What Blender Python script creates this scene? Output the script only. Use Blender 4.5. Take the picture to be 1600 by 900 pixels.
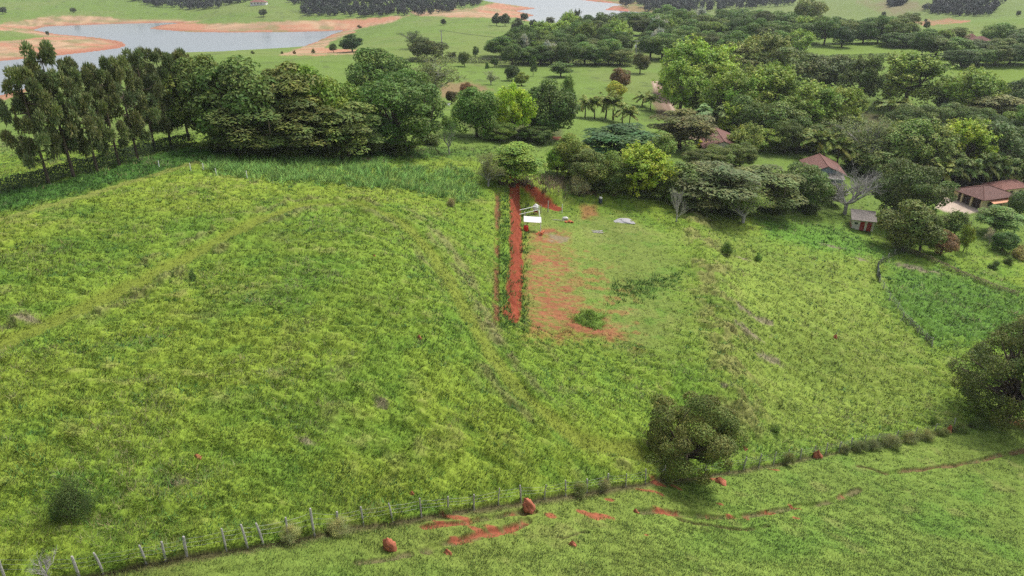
import bpy, math, random
import numpy as np
from math import radians as R, pi, sin, cos, tan, atan2, sqrt

# ------------------------------------------------------------------ camera, sky, sun, exposure
S = bpy.context.scene
for o in list(bpy.data.objects): bpy.data.objects.remove(o)
COL = S.collection
CAMZ, PITCH, F = 36.0, R(26.0), 1081.0          # F in pixels of the 1600 wide photograph
cam = bpy.data.objects.new('camera', bpy.data.cameras.new('camera')); COL.objects.link(cam)
cam.location = (0, 0, CAMZ); cam.rotation_euler = (pi/2 - PITCH, 0, 0)
cam.data.sensor_width = 36; cam.data.lens = 36*F/1600; cam.data.clip_start = 0.5; cam.data.clip_end = 9000
S.camera = cam
S.render.engine = 'CYCLES'
SUN_EL, SUN_AZ = R(54), R(44)                   # azimuth measured from +Y towards +X: the veiled sun stands high, ahead on the right
W = bpy.data.worlds.new('World'); S.world = W; W.use_nodes = True
nt = W.node_tree; bg = nt.nodes['Background']
sky = nt.nodes.new('ShaderNodeTexSky'); sky.sky_type = 'NISHITA'; sky.sun_disc = False
sky.sun_elevation = SUN_EL; sky.sun_rotation = SUN_AZ; sky.air_density = 1.0; sky.dust_density = 3.0; sky.ozone_density = 1.0
hs = nt.nodes.new('ShaderNodeHueSaturation'); hs.inputs['Saturation'].default_value = 0.35   # a bright veil of cloud takes most of the blue out
nt.links.new(sky.outputs[0], hs.inputs['Color']); nt.links.new(hs.outputs[0], bg.inputs['Color'])
bg.inputs['Strength'].default_value = 0.10
sun = bpy.data.objects.new('sun', bpy.data.lights.new('sun', 'SUN')); COL.objects.link(sun)
sun.data.energy = 1.5; sun.data.angle = R(11); sun.data.color = (1, .95, .86)
from mathutils import Vector, Matrix
sd = Vector((sin(SUN_AZ)*cos(SUN_EL), cos(SUN_AZ)*cos(SUN_EL), sin(SUN_EL)))
sun.rotation_euler = sd.to_track_quat('Z', 'Y').to_euler()
S.view_settings.view_transform = 'Standard'; S.view_settings.look = 'None'
S.view_settings.exposure = 1.08; S.view_settings.gamma = 1.0; S.view_settings.use_curve_mapping = False
c = S.cycles
c.max_bounces = 4; c.diffuse_bounces = 2; c.glossy_bounces = 2; c.transmission_bounces = 3; c.transparent_max_bounces = 4
c.volume_bounces = 0; c.caustics_reflective = False; c.caustics_refractive = False; c.use_denoising = False; c.denoiser = 'OPENIMAGEDENOISE'; c.denoising_input_passes = 'RGB_ALBEDO_NORMAL'; c.denoising_prefilter = 'ACCURATE'
c.sample_clamp_indirect = 4.0

# ------------------------------------------------------------------ numeric helpers
rng = np.random.default_rng(11); random.seed(11)
SP, CP = sin(PITCH), cos(PITCH)
def plane_pt(px, py, h):                         # where the ray of pixel (px,py) meets the level h metres under the camera
    v = (py-450)/F; zc = h/(SP + v*CP)
    return ((px-800)/F*zc, zc*(CP - v*SP))
def project(x, y, z):
    dz = z - CAMZ; zc = y*CP - dz*SP; up = y*SP + dz*CP
    return 800 + F*x/zc, 450 - F*up/zc, zc
def sstep(a, b, x):
    t = np.clip((x-a)/(b-a), 0, 1); return t*t*(3-2*t)
def _hash(ix, iy, seed):
    n = (ix.astype(np.int64)*374761393 + iy.astype(np.int64)*668265263 + seed*1274126177) & 0xffffffff
    n = ((n ^ (n >> 13))*1274126177) & 0xffffffff
    return ((n ^ (n >> 16)) & 0xffff)/65535.0
def vnoise(x, y, seed=0):
    ix, iy = np.floor(x), np.floor(y); fx, fy = x-ix, y-iy
    ux, uy = fx*fx*(3-2*fx), fy*fy*(3-2*fy)
    a, b = _hash(ix, iy, seed), _hash(ix+1, iy, seed); cc, d = _hash(ix, iy+1, seed), _hash(ix+1, iy+1, seed)
    return (a*(1-ux)+b*ux)*(1-uy) + (cc*(1-ux)+d*ux)*uy
def fbm(x, y, seed=0, o=4):
    s = 0; a = .5; t = 0
    for k in range(o):
        s = s + a*vnoise(x*2**k + 17.3*k, y*2**k + 9.1*k, seed+k); t += a; a *= .55
    return s/t
def seg_d(x, y, pts):                            # distance to a polyline, and arc parameter
    best = np.full(np.shape(x), 1e9)
    for (x0, y0), (x1, y1) in zip(pts[:-1], pts[1:]):
        dx, dy = x1-x0, y1-y0; L2 = dx*dx+dy*dy+1e-9
        t = np.clip(((x-x0)*dx+(y-y0)*dy)/L2, 0, 1)
        best = np.minimum(best, np.hypot(x-x0-t*dx, y-y0-t*dy))
    return best
def poly_sd(x, y, pts):                          # signed distance, negative inside
    d = seg_d(x, y, list(pts)+[pts[0]]); ins = np.zeros(np.shape(x), bool)
    n = len(pts)
    for i in range(n):
        x0, y0 = pts[i]; x1, y1 = pts[(i+1) % n]
        if y0 == y1: continue
        cr = ((y0 > y) != (y1 > y)) & (x < (x1-x0)*(y-y0)/(y1-y0)+x0); ins ^= cr
    return np.where(ins, -d, d)

# ------------------------------------------------------------------ the lie of the land
CP_PX = [  # (pixel x, pixel y, metres below the camera)
 (-100,900,27),(0,900,28),(300,900,28.5),(490,828,30),(612,797,33),(780,780,36),(920,765,39.5),(1066,743,44),(1240,712,49.5),
 (1400,690,52.5),(1540,655,54),(1700,640,56),(700,900,32),(1000,890,37),(1300,850,43.5),(1600,890,48),(1600,760,52),
 (100,750,27.5),(300,700,28.5),(500,600,29.5),(700,650,32.5),(860,690,36.5),(1000,705,40.5),(780,560,34.5),(700,450,32),(620,340,30.5),
 (500,310,29.5),(300,400,28),(0,520,26.5),(0,300,27),(200,260,28),(320,240,29),(450,245,30.5),(600,240,33),(700,290,34.5),(760,330,36.3),(755,450,36.6),
 (800,560,35.8),(900,580,38.8),(1000,600,42),(1130,600,45.5),(1140,480,45),(1200,480,46.8),(1300,500,49.5),(1130,350,46),(980,300,42),(880,275,39.5),
 (1400,450,52),(1450,540,53.2),(1600,480,55),(1230,380,48.5),(1300,600,51),
 (700,220,36),(770,190,38.5),(870,215,40.5),(1130,240,47.5),(1300,265,51.5),(1337,355,52),(1540,320,55),(1450,330,54.5),(1450,400,54),(1600,400,56),
 (1060,170,48),(950,170,46),(900,112,48.5),(990,93,50),(750,102,48.5),(691,86,46.5),(650,150,42),
 (-100,230,37),(50,230,36),(0,195,45),(200,170,38),(350,120,43),(250,85,46),(440,84,48),(100,108,67),(60,119,68.5),(0,134,69),(-120,155,69),(0,160,58),(100,125,57),(200,98,56),
 (650,60,50),(560,70,55),(720,25,54),(790,34,57),(620,31,62),(1000,60,50),(880,76,50),(1150,130,49),(1150,60,48),(1300,60,47),(1450,90,47),(1400,170,53),(1330,170,52),(1250,90,47.5),
 (1550,100,47.5),(1600,160,53),(1550,60,45),(1600,28,40),(1500,40,45),(1430,53,47),(1700,60,45),
 (1450,33,62),(1400,12,58),(1330,5,57),(1500,15,54),(1560,5,48),(1250,0,60),(1100,5,62),(1010,12,66),
 (0,10,62),(120,20,64),(250,20,64),(350,18,62),(405,10,57),(300,5,60),(500,20,62),(600,15,60),(700,10,62),(30,50,66),(0,75,66),(300,45,68),
]
CP_W = [(-900,2600,-10),(-300,2600,5),(300,2600,-10),(900,2600,10),(1700,2600,25),(-1700,2600,0),(-700,1300,-18),(-250,1250,-8),(250,1500,-30),(700,1300,-12),(1100,1300,10),
 (-60,8,10),(0,8,6),(60,8,-6),(-60,30,10),(90,40,-17),(-150,60,8),(-200,150,3),(200,120,-20),(-400,300,-8),(350,250,-14),(-700,500,-20),(700,450,-5),(600,700,-12),(-900,900,-20)]
P = [(*plane_pt(px, py, h), CAMZ-h) for px, py, h in CP_PX] + [tuple(map(float, q)) for q in CP_W]
P = np.array(P)
def uv(x, y): return np.arctan2(x, y+12)*1.5, np.log(np.hypot(x, y+12))
PU, PV = uv(P[:, 0], P[:, 1])
def tk(r2): return r2*np.log(r2+1e-12)
n = len(P)
K = tk((PU[:, None]-PU)**2 + (PV[:, None]-PV)**2) + np.eye(n)*0.004
Q = np.column_stack([np.ones(n), PU, PV])
A = np.zeros((n+3, n+3)); A[:n, :n] = K; A[:n, n:] = Q; A[n:, :n] = Q.T
sol = np.linalg.solve(A, np.concatenate([P[:, 2], np.zeros(3)])); TW, TA = sol[:n], sol[n:]
def tps(x, y):
    u, v = uv(x, y); z = TA[0] + TA[1]*u + TA[2]*v
    for i in range(n): z = z + TW[i]*tk((u-PU[i])**2 + (v-PV[i])**2)
    return z
WH = 70.0; WZ = CAMZ - WH
LAKE1 = [plane_pt(a, b, WH) for a, b in [(-160,150),(0,150),(100,122),(200,105),(300,94),(400,88),(442,83),(466,76),(497,65),(518,55),(545,46),(505,48.5),(440,50),(360,50.5),(300,50),(234,44.5),
   (255,39),(285,36.5),(268,35),(180,37),(70,41),(48,47),(90,54),(145,58.5),(183,64),(196,69.5),(186,75),(130,82),(85,87),(0,95),(-160,105)]]
LAKE2 = [plane_pt(a, b, WH) for a, b in [(700,-14),(753,1.5),(792,7),(836,13),(803,17),(834,24),(816,27.5),(840,42),(900,46),(990,32),(1015,22),(1006,19),(946,15.5),(960,9.5),(978,8),(966,5.5),(935,3),(905,-1),(890,-14)]]
PH = 40.6
PLAT = [plane_pt(a, b, PH) for a, b in [(817,318),(890,318),(980,312),(1075,335),(1098,400),(1102,480),(1085,540),(1000,545),(900,528),(811,517)]]
FENCE_PX = [(-60,915),(5,899),(121,894),(159,887),(227,874),(257,869),(290,862),(352,852),(385,847),(410,842),(450,836),(490,830),(528,822),(567,815),(613,808),(658,800),(700,794),(740,790),(778,784),(814,778),(850,774),
 (884,769),(917,764),(948,759),(978,755),(1009,750),(1038,746),(1066,743),(1102,738),(1140,732),(1162,729),(1186,725),(1209,721),(1230,717),(1251,713),(1272,709),(1291,705),(1311,702),(1330,697),(1350,694),(1370,690),(1400,685),(1430,680),(1460,674),(1490,667),(1520,660),(1545,655),(1600,648)]
RUTS_PX = [  # (pixel polyline, half width m, depth m, red 0..1)
 ([(664,820),(690,817),(728,816),(750,809),(790,803),(835,797)],.30,.30,.9),
 ([(664,861),(692,851),(725,842),(763,833),(802,825),(824,814)],.38,.34,1),
 ([(560,880),(596,875),(640,866)],.25,.22,.3),
 ([(1000,799),(1040,800),(1070,802),(1108,806),(1150,807),(1165,804),(1199,800),(1255,789),(1282,787),(1304,781),(1320,773),(1342,764)],.40,.34,.9),
 ([(1060,811),(1089,817),(1115,821),(1165,826),(1199,821)],.30,.32,.15),
 ([(1340,727),(1365,732),(1384,739),(1418,734),(1456,730),(1493,726),(1531,719),(1569,709),(1610,702)],.35,.32,.25),
 ([(870,838),(884,838),(905,832),(918,830)],.22,.25,.3),
]
def nat(x, y):                                   # natural ground with the lakes laid in
    x = np.asarray(x, float); y = np.asarray(y, float)
    z = tps(x, y); far = (y > 240)
    if far.any():
        xf, yf, zf = x[far], y[far], z[far]
        s = np.minimum(poly_sd(xf, yf, LAKE1), poly_sd(xf, yf, LAKE2)); k = sstep(-10, 70, s)
        low = WZ - 3*sstep(0, -30, s) + 0.035*np.clip(s, 0, 200)
        zf = np.where(s < 0, low, low + (np.maximum(zf, low+.5)-low)*k)
        z = z.copy(); z[far] = zf
    return z
def plat_blend(x, y):
    s = poly_sd(x, y, PLAT)
    sl = 2.3 + 6*sstep(6, 14, x) + 1.2*sstep(96, 85, y)*sstep(0, 6, x)
    return s, 1 - sstep(0, sl, s)
def base(x, y):
    z = nat(x, y); near = (x > -14) & (x < 45) & (y > 60) & (y < 140)
    if near.any():
        s, k = plat_blend(x[near], y[near]); z = z.copy(); z[near] = z[near]*(1-k) + (CAMZ-PH+.2-.125*np.clip(x[near], 0, 60))*k
    return z
YS = np.exp(np.linspace(np.log(9), np.log(2600), 900))
def at(px, py, dmin=9):                          # first point of the ground on the ray of that pixel
    a = (px-800)/F; v = (py-450)/F
    dirx, diry, dirz = a, CP - v*SP, -(SP + v*CP)
    Y = YS[YS > dmin]; X = Y*dirx/diry; Z = CAMZ + Y*dirz/diry
    zz = base(X, Y); hit = np.nonzero(Z <= zz)[0]
    i = hit[0] if len(hit) else len(Y)-1
    if i == 0: return (X[0], Y[0], zz[0])
    d0, d1 = Z[i-1]-zz[i-1], Z[i]-zz[i]; t = d0/(d0-d1+1e-9)
    y = Y[i-1] + t*(Y[i]-Y[i-1]); x = y*dirx/diry
    return (float(x), float(y), float(base(np.array([x]), np.array([y]))[0]))
def ground(x, y): return float(base(np.array([float(x)]), np.array([float(y)]))[0])
def pts(px, dmin=9): return [at(a, b, dmin)[:2] for a, b in px]

# ------------------------------------------------------------------ scene helpers
def tag(o, label=None, cat=None, group=None, kind=None):
    if label: o['label'] = label
    if cat: o['category'] = cat
    if group: o['group'] = group
    if kind: o['kind'] = kind
    return o
def empty(name, loc=(0, 0, 0), rz=0, **k):
    o = bpy.data.objects.new(name, None); COL.objects.link(o); o.location = loc; o.rotation_euler = (0, 0, rz); o.empty_display_size = .2
    return tag(o, **k)
def link(name, me, parent=None, mat=None, **k):
    o = bpy.data.objects.new(name, me); COL.objects.link(o)
    if parent is not None: o.parent = parent
    if mat is not None and not me.materials: me.materials.append(mat)
    return tag(o, **k)
def mesh_np(name, V, Fc, cols=None, smooth=False):
    V = np.asarray(V, np.float32); Fc = np.asarray(Fc, np.int32); k = Fc.shape[1]
    me = bpy.data.meshes.new(name); me.vertices.add(len(V)); me.vertices.foreach_set('co', V.ravel())
    me.loops.add(Fc.size); me.loops.foreach_set('vertex_index', Fc.ravel())
    me.polygons.add(len(Fc)); me.polygons.foreach_set('loop_start', np.arange(0, Fc.size, k, dtype=np.int32))
    me.polygons.foreach_set('use_smooth', np.full(len(Fc), smooth))
    if cols is not None:
        at_ = me.color_attributes.new('col', 'FLOAT_COLOR', 'POINT')
        cc = np.ones((len(V), 4), np.float32); cc[:, :cols.shape[1]] = cols; at_.data.foreach_set('color', cc.ravel())
    me.update(calc_edges=True); return me
class MB:                                        # collects boxes, tubes, sheets; one build() is one mesh
    def __init__(s): s.v = []; s.f = []
    def add(s, vs, fs):
        b = len(s.v); s.v += [tuple(q) for q in vs]; s.f += [tuple(i+b for i in f) for f in fs]; return s
    def box(s, cx, cy, cz, sx, sy, sz, rz=0):
        vs = [(dx*sx/2, dy*sy/2, dz*sz/2) for dz in (-1, 1) for dy in (-1, 1) for dx in (-1, 1)]
        ca, sa = cos(rz), sin(rz)
        return s.add([(cx+x*ca-y*sa, cy+x*sa+y*ca, cz+z) for x, y, z in vs], [(0,2,3,1),(4,5,7,6),(0,1,5,4),(2,6,7,3),(0,4,6,2),(1,3,7,5)])
    def tube(s, pp, rr, n=6, cap=True):
        pp = [Vector(q) for q in pp]; rr = rr if isinstance(rr, (list, tuple)) else [rr]*len(pp); b = len(s.v); ring = []
        for i, q in enumerate(pp):
            t = (pp[min(i+1, len(pp)-1)] - pp[max(i-1, 0)]).normalized()
            u = t.cross(Vector((0, 0, 1)) if abs(t.z) < .9 else Vector((1, 0, 0))).normalized(); w = t.cross(u)
            for k in range(n):
                a = 2*pi*k/n; s.v.append(tuple(q + (u*cos(a)+w*sin(a))*rr[i]))
        for i in range(len(pp)-1):
            for k in range(n):
                a, c_ = b+i*n+k, b+i*n+(k+1) % n; s.f.append((a, c_, c_+n, a+n))
        if cap: s.f.append(tuple(b+k for k in range(n-1, -1, -1))); s.f.append(tuple(b+(len(pp)-1)*n+k for k in range(n)))
        return s
    def sheet(s, quad, th):                       # thick slab on a planar outline
        q = [Vector(a) for a in quad]; nn = (q[1]-q[0]).cross(q[2]-q[0]).normalized()*th; m = len(q)
        return s.add([*q, *[a-nn for a in q]], [tuple(range(m)), tuple(range(2*m-1, m-1, -1))] + [(i, i+m, (i+1) % m+m, (i+1) % m) for i in range(m)])
    def mesh(s, name, smooth=False):
        me = bpy.data.meshes.new(name); me.from_pydata(s.v, [], s.f); me.update()
        if smooth: me.polygons.foreach_set('use_smooth', [True]*len(me.polygons))
        return me
    def build(s, name, mat, parent=None, smooth=False, **k): return link(name, s.mesh(name, smooth), parent, mat, **k)

# ------------------------------------------------------------------ materials
def N(nt, t, **k):
    x = nt.nodes.new(t)
    for a, b in k.items(): setattr(x, a, b)
    return x
def mat_plain(name, col, rough=.8, metal=0, var=.25, scale=6., spec=.3):
    m = bpy.data.materials.new(name); m.use_nodes = True; t = m.node_tree; b = t.nodes['Principled BSDF']
    no = N(t, 'ShaderNodeTexNoise'); no.inputs['Scale'].default_value = scale; no.inputs['Detail'].default_value = 6
    tc = N(t, 'ShaderNodeTexCoord'); t.links.new(tc.outputs['Object'], no.inputs['Vector'])
    mr = N(t, 'ShaderNodeMapRange'); mr.inputs[3].default_value = 1-var; mr.inputs[4].default_value = 1+var
    mr.inputs[1].default_value = .3; mr.inputs[2].default_value = .7
    t.links.new(no.outputs[0], mr.inputs[0])
    mx = N(t, 'ShaderNodeVectorMath', operation='SCALE'); mx.inputs[0].default_value = col[:3]; t.links.new(mr.outputs[0], mx.inputs['Scale'])
    t.links.new(mx.outputs[0], b.inputs['Base Color'])
    b.inputs['Roughness'].default_value = rough; b.inputs['Metallic'].default_value = metal; b.inputs['Specular IOR Level'].default_value = spec
    return m
def mat_ground():
    m = bpy.data.materials.new('ground'); m.use_nodes = True; t = m.node_tree; b = t.nodes['Principled BSDF']
    at_ = N(t, 'ShaderNodeVertexColor', layer_name='col'); tc = N(t, 'ShaderNodeTexCoord')
    no = N(t, 'ShaderNodeTexNoise'); no.inputs['Scale'].default_value = 2.2; no.inputs['Detail'].default_value = 9; no.inputs['Roughness'].default_value = .7
    t.links.new(tc.outputs['Object'], no.inputs['Vector'])
    mr = N(t, 'ShaderNodeMapRange'); mr.inputs[1].default_value = .25; mr.inputs[2].default_value = .75; mr.inputs[3].default_value = .6; mr.inputs[4].default_value = 1.4
    t.links.new(no.outputs[0], mr.inputs[0])
    mx = N(t, 'ShaderNodeVectorMath', operation='SCALE'); t.links.new(at_.outputs[0], mx.inputs[0]); t.links.new(mr.outputs[0], mx.inputs['Scale'])
    t.links.new(mx.outputs[0], b.inputs['Base Color']); b.inputs['Roughness'].default_value = .95; b.inputs['Specular IOR Level'].default_value = .1
    bu = N(t, 'ShaderNodeBump'); bu.inputs['Strength'].default_value = .5; bu.inputs['Distance'].default_value = .12
    t.links.new(no.outputs[0], bu.inputs['Height']); t.links.new(bu.outputs[0], b.inputs['Normal'])
    return m
def mat_leaf(name, use_obj=True, trans=.28, rough=.55, lift=0.):
    m = bpy.data.materials.new(name); m.use_nodes = True; t = m.node_tree; b = t.nodes['Principled BSDF']; out = t.nodes['Material Output']
    at_ = N(t, 'ShaderNodeVertexColor', layer_name='col'); colr = at_.outputs[0]
    if use_obj:
        oi = N(t, 'ShaderNodeObjectInfo'); mx = N(t, 'ShaderNodeVectorMath', operation='MULTIPLY')
        t.links.new(oi.outputs['Color'], mx.inputs[0]); t.links.new(colr, mx.inputs[1]); colr = mx.outputs[0]
    t.links.new(colr, b.inputs['Base Color']); b.inputs['Roughness'].default_value = rough; b.inputs['Specular IOR Level'].default_value = .22
    tr = N(t, 'ShaderNodeBsdfTranslucent'); t.links.new(colr, tr.inputs['Color'])
    if lift:                                     # soft thin blades: shading normal leans to the sky
        ge = N(t, 'ShaderNodeNewGeometry'); va = N(t, 'ShaderNodeVectorMath', operation='SCALE'); va.inputs['Scale'].default_value = 1-lift; t.links.new(ge.outputs['Normal'], va.inputs[0])
        vb = N(t, 'ShaderNodeVectorMath', operation='ADD'); vb.inputs[1].default_value = (0, 0, lift); t.links.new(va.outputs[0], vb.inputs[0])
        vn = N(t, 'ShaderNodeVectorMath', operation='NORMALIZE'); t.links.new(vb.outputs[0], vn.inputs[0]); t.links.new(vn.outputs[0], b.inputs['Normal']); t.links.new(vn.outputs[0], tr.inputs['Normal'])
    ms = N(t, 'ShaderNodeMixShader'); ms.inputs[0].default_value = trans
    t.links.new(b.outputs[0], ms.inputs[1]); t.links.new(tr.outputs[0], ms.inputs[2]); t.links.new(ms.outputs[0], out.inputs[0])
    return m
def mat_water():
    m = bpy.data.materials.new('lake_water'); m.use_nodes = True; t = m.node_tree; b = t.nodes['Principled BSDF']
    b.inputs['Base Color'].default_value = (.13, .16, .18, 1); b.inputs['Roughness'].default_value = .16; b.inputs['IOR'].default_value = 1.33
    tc = N(t, 'ShaderNodeTexCoord'); mp = N(t, 'ShaderNodeMapping'); mp.inputs['Scale'].default_value = (.35, .9, 1)
    no = N(t, 'ShaderNodeTexNoise'); no.inputs['Scale'].default_value = .5; no.inputs['Detail'].default_value = 5
    bu = N(t, 'ShaderNodeBump'); bu.inputs['Strength'].default_value = .08; bu.inputs['Distance'].default_value = .1
    t.links.new(tc.outputs['Object'], mp.inputs[0]); t.links.new(mp.outputs[0], no.inputs['Vector']); t.links.new(no.outputs[0], bu.inputs['Height']); t.links.new(bu.outputs[0], b.inputs['Normal'])
    n2 = N(t, 'ShaderNodeTexNoise'); n2.inputs['Scale'].default_value = .012; n2.inputs['Detail'].default_value = 3; mp2 = N(t, 'ShaderNodeMapping'); mp2.inputs['Scale'].default_value = (.4, 1.6, 1)
    t.links.new(tc.outputs['Object'], mp2.inputs[0]); t.links.new(mp2.outputs[0], n2.inputs['Vector'])
    mr = N(t, 'ShaderNodeMapRange'); mr.inputs[1].default_value = .35; mr.inputs[2].default_value = .65; mr.inputs[3].default_value = .10; mr.inputs[4].default_value = .26
    t.links.new(n2.outputs[0], mr.inputs[0]); t.links.new(mr.outputs[0], b.inputs['Roughness'])
    cr = N(t, 'ShaderNodeMix', data_type='RGBA'); cr.inputs['A'].default_value = (.10, .13, .15, 1); cr.inputs['B'].default_value = (.18, .205, .22, 1); m3 = N(t, 'ShaderNodeMapRange'); m3.inputs[1].default_value = .38; m3.inputs[2].default_value = .62; t.links.new(n2.outputs[0], m3.inputs[0]); t.links.new(m3.outputs[0], cr.inputs['Factor']); t.links.new(cr.outputs['Result'], b.inputs['Base Color'])
    return m
def mat_roof(name, c1, c2, sc=3.2, ax=0):
    m = bpy.data.materials.new(name); m.use_nodes = True; t = m.node_tree; b = t.nodes['Principled BSDF']
    tc = N(t, 'ShaderNodeTexCoord'); wv = N(t, 'ShaderNodeTexWave', wave_type='BANDS', bands_direction='XY'[ax] if ax < 2 else 'X'); wv.inputs['Scale'].default_value = sc; wv.inputs['Distortion'].default_value = .6
    no = N(t, 'ShaderNodeTexNoise'); no.inputs['Scale'].default_value = 1.7; no.inputs['Detail'].default_value = 8; no.inputs['Roughness'].default_value = .7
    t.links.new(tc.outputs['Object'], wv.inputs['Vector']); t.links.new(tc.outputs['Object'], no.inputs['Vector'])
    mx = N(t, 'ShaderNodeMix', data_type='RGBA'); mx.inputs['A'].default_value = (*c1, 1); mx.inputs['B'].default_value = (*c2, 1)
    mr = N(t, 'ShaderNodeMapRange'); mr.inputs[1].default_value = .35; mr.inputs[2].default_value = .65; t.links.new(no.outputs[0], mr.inputs[0]); t.links.new(mr.outputs[0], mx.inputs['Factor'])
    t.links.new(mx.outputs['Result'], b.inputs['Base Color']); b.inputs['Roughness'].default_value = .85
    bu = N(t, 'ShaderNodeBump'); bu.inputs['Strength'].default_value = .6; bu.inputs['Distance'].default_value = .06
    t.links.new(wv.outputs['Fac'], bu.inputs['Height']); t.links.new(bu.outputs[0], b.inputs['Normal'])
    return m
M = dict(ground=mat_ground(), leaf=mat_leaf('foliage', True, .3, .6, .3), blade=mat_leaf('grass_blades', False, .15, .7, .7), water=mat_water(),
 bark=mat_plain('bark', (.10,.075,.055), .9, var=.4, scale=12), palebark=mat_plain('pale_bark', (.30,.27,.23), .9, var=.3, scale=12), greybark=mat_plain('grey_bark', (.36,.34,.31), .9, var=.3, scale=12),
 post=mat_plain('weathered_wood', (.38,.36,.33), .9, var=.35, scale=14), wire=mat_plain('wire', (.25,.25,.25), .5, .6, .1), concrete=mat_plain('concrete', (.42,.40,.37), .9, var=.15),
 red=mat_plain('red_soil', (.37,.125,.07), .95, var=.4, scale=5), white=mat_plain('white_paint', (.72,.71,.69), .7, var=.1), whitemetal=mat_plain('white_metal', (.78,.78,.78), .45, var=.06),
 cream=mat_plain('cream_wall', (.62,.52,.30), .85, var=.08), dirtywhite=mat_plain('dirty_white_wall', (.62,.56,.50), .9, var=.18, scale=2), reddoor=mat_plain('red_paint', (.30,.03,.025), .6, var=.15), dark=mat_plain('dark_shutter', (.045,.03,.025), .7, var=.2),
 orange=mat_plain('orange_awning', (.75,.36,.20), .7, var=.1), brick=mat_plain('orange_brick', (.60,.19,.09), .9, var=.3, scale=14), gravel=mat_plain('grey_gravel', (.36,.35,.36), .95, var=.25, scale=18),
 glass=mat_plain('window_glass', (.03,.04,.05), .1, var=.05, spec=.6), bluegrey=mat_plain('blue_grey_wall', (.25,.31,.36), .85, var=.1), pink=mat_plain('pink_wall', (.58,.30,.22), .85, var=.15), net=mat_plain('dark_shade_net', (.05,.06,.075), .8, var=.3, scale=5),
 tile=mat_roof('clay_tile_brown', (.12,.06,.05), (.19,.09,.072)), tilered=mat_roof('clay_tile_red', (.22,.09,.068), (.13,.06,.048)), tilepink=mat_roof('clay_tile_pink', (.30,.13,.10), (.20,.09,.07)), greyroof=mat_roof('grey_roof_sheet', (.17,.145,.13), (.24,.21,.19)), blueroof=mat_roof('blue_sheet_roof', (.12,.19,.24), (.18,.26,.31), 5),
 deadgrass=mat_plain('dead_twigs', (.23,.19,.14), .95, var=.3), redplastic=mat_plain('red_plastic', (.6,.04,.03), .45, var=.1), paving=mat_plain('pale_paving', (.50,.41,.33), .95, var=.2, scale=1.2))

# ------------------------------------------------------------------ ground sheet with vertex colours for soil, grass and tracks
TRACK = pts([(-60,565),(0,537),(150,470),(300,395),(400,343),(480,318),(560,318),(630,347),(680,400),(720,470),(760,540),(820,620),(900,682),(1000,706)])
MOWN = pts([(-40,352),(0,343),(120,310),(220,280),(300,256),(340,245)])
TRK_IN = pts([(640,328),(690,370),(725,420),(750,480),(775,530)])
FENCE = pts(FENCE_PX)
RUTS = [(pts(a), w_, d_, r_) for a, w_, d_, r_ in RUTS_PX]
GROOVE = pts([(778,300),(776,380),(775,440),(776,505)])
BANK = pts([(1085,340),(1120,450),(1150,560),(1165,640)])
CUT_L = [plane_pt(a, b, PH-.9) for a, b in [(803,298),(807,360),(806,430),(801,500),(797,530)]]
CUT_B = [plane_pt(a, b, PH-.9) for a, b in [(803,300),(830,305),(870,311)]]
DRIVE = pts([(1080,215),(1052,180),(1040,160),(1030,140),(1026,128)])
BARE = [(925,805,1.3,.5),(945,807,.8,.4),(1040,800,1.5,.45),(1120,747,1.0,.5),(1015,766,1.6,.35),(1055,759,.7,.35),(1028,752,.9,.35),(715,805,1.3,.4),(690,813,.8,.3),(1150,807,1.1,.4),(1208,799,.9,.3),(1245,791,.8,.3),
  (750,829,1.3,.35),(780,828,1.2,.35),(720,843,.8,.3),(860,806,.5,.3),(1125,787,.5,.25),(952,781,.5,.25),(1600,662,3.5,1.5),(870,216,4,2.6),(1210,732,.6,.25),(1245,809,.5,.25),(1010,836,.3,.2)]
BARE = [(*at(a, b)[:2], w_, d_) for a, b, w_, d_ in BARE]
DRY = [(593,628,.7,.5),(475,687,.8,.35),(275,755,.9,.4),(585,250,3.2,1.2),(1300,385,2.4,1.2),(1190,500,2,1),(1155,480,1.6,1),(1170,520,2,1),(1200,560,2,1.2),(870,372,2,2),(1130,603,.6,.4),(1425,418,4,1.2),(1445,424,4,1.1),(1345,405,1.6,.8),(1165,405,1.4,.6),(35,500,1.2,.6),(1590,560,2,1)]
DRY = [(*at(a, b)[:2], w_, d_) for a, b, w_, d_ in DRY]
GRASS = np.array([.166,.252,.032]); LUSH = np.array([.085,.195,.026]); LOWER = np.array([.155,.225,.042]); STRAW = np.array([.24,.215,.085]); SOIL = np.array([.27,.085,.047]); PALE = np.array([.285,.105,.058]); SHORE = np.array([.40,.265,.16]); BROWN = np.array([.16,.115,.075])
def mixc(c0, c1, k): return c0*(1-k[:, None]) + c1*k[:, None]
def pm(px, py, y, poly, soft=3., rough=3., dmin=0, dmax=9999, seed=5):
    xs = [a for a, b in poly]; ys = [b for a, b in poly]; k = np.zeros(len(px)); g = soft+rough+2
    i = np.nonzero((px > min(xs)-g) & (px < max(xs)+g) & (py > min(ys)-g) & (py < max(ys)+g) & (y > dmin) & (y < dmax))[0]
    if len(i) == 0: return k
    s = poly_sd(px[i], py[i], poly) + (fbm(px[i]/9, py[i]/5, seed, 3)-.5)*2*rough
    k[i] = 1-sstep(-soft, soft, s); return k
def near_mask(x, y, c_, r_):
    i = np.nonzero((x > min(a for a, b in c_)-r_) & (x < max(a for a, b in c_)+r_) & (y > min(b for a, b in c_)-r_) & (y < max(b for a, b in c_)+r_))[0]
    d = np.full(len(x), 99.); d[i] = seg_d(x[i], y[i], c_); return d
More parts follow.
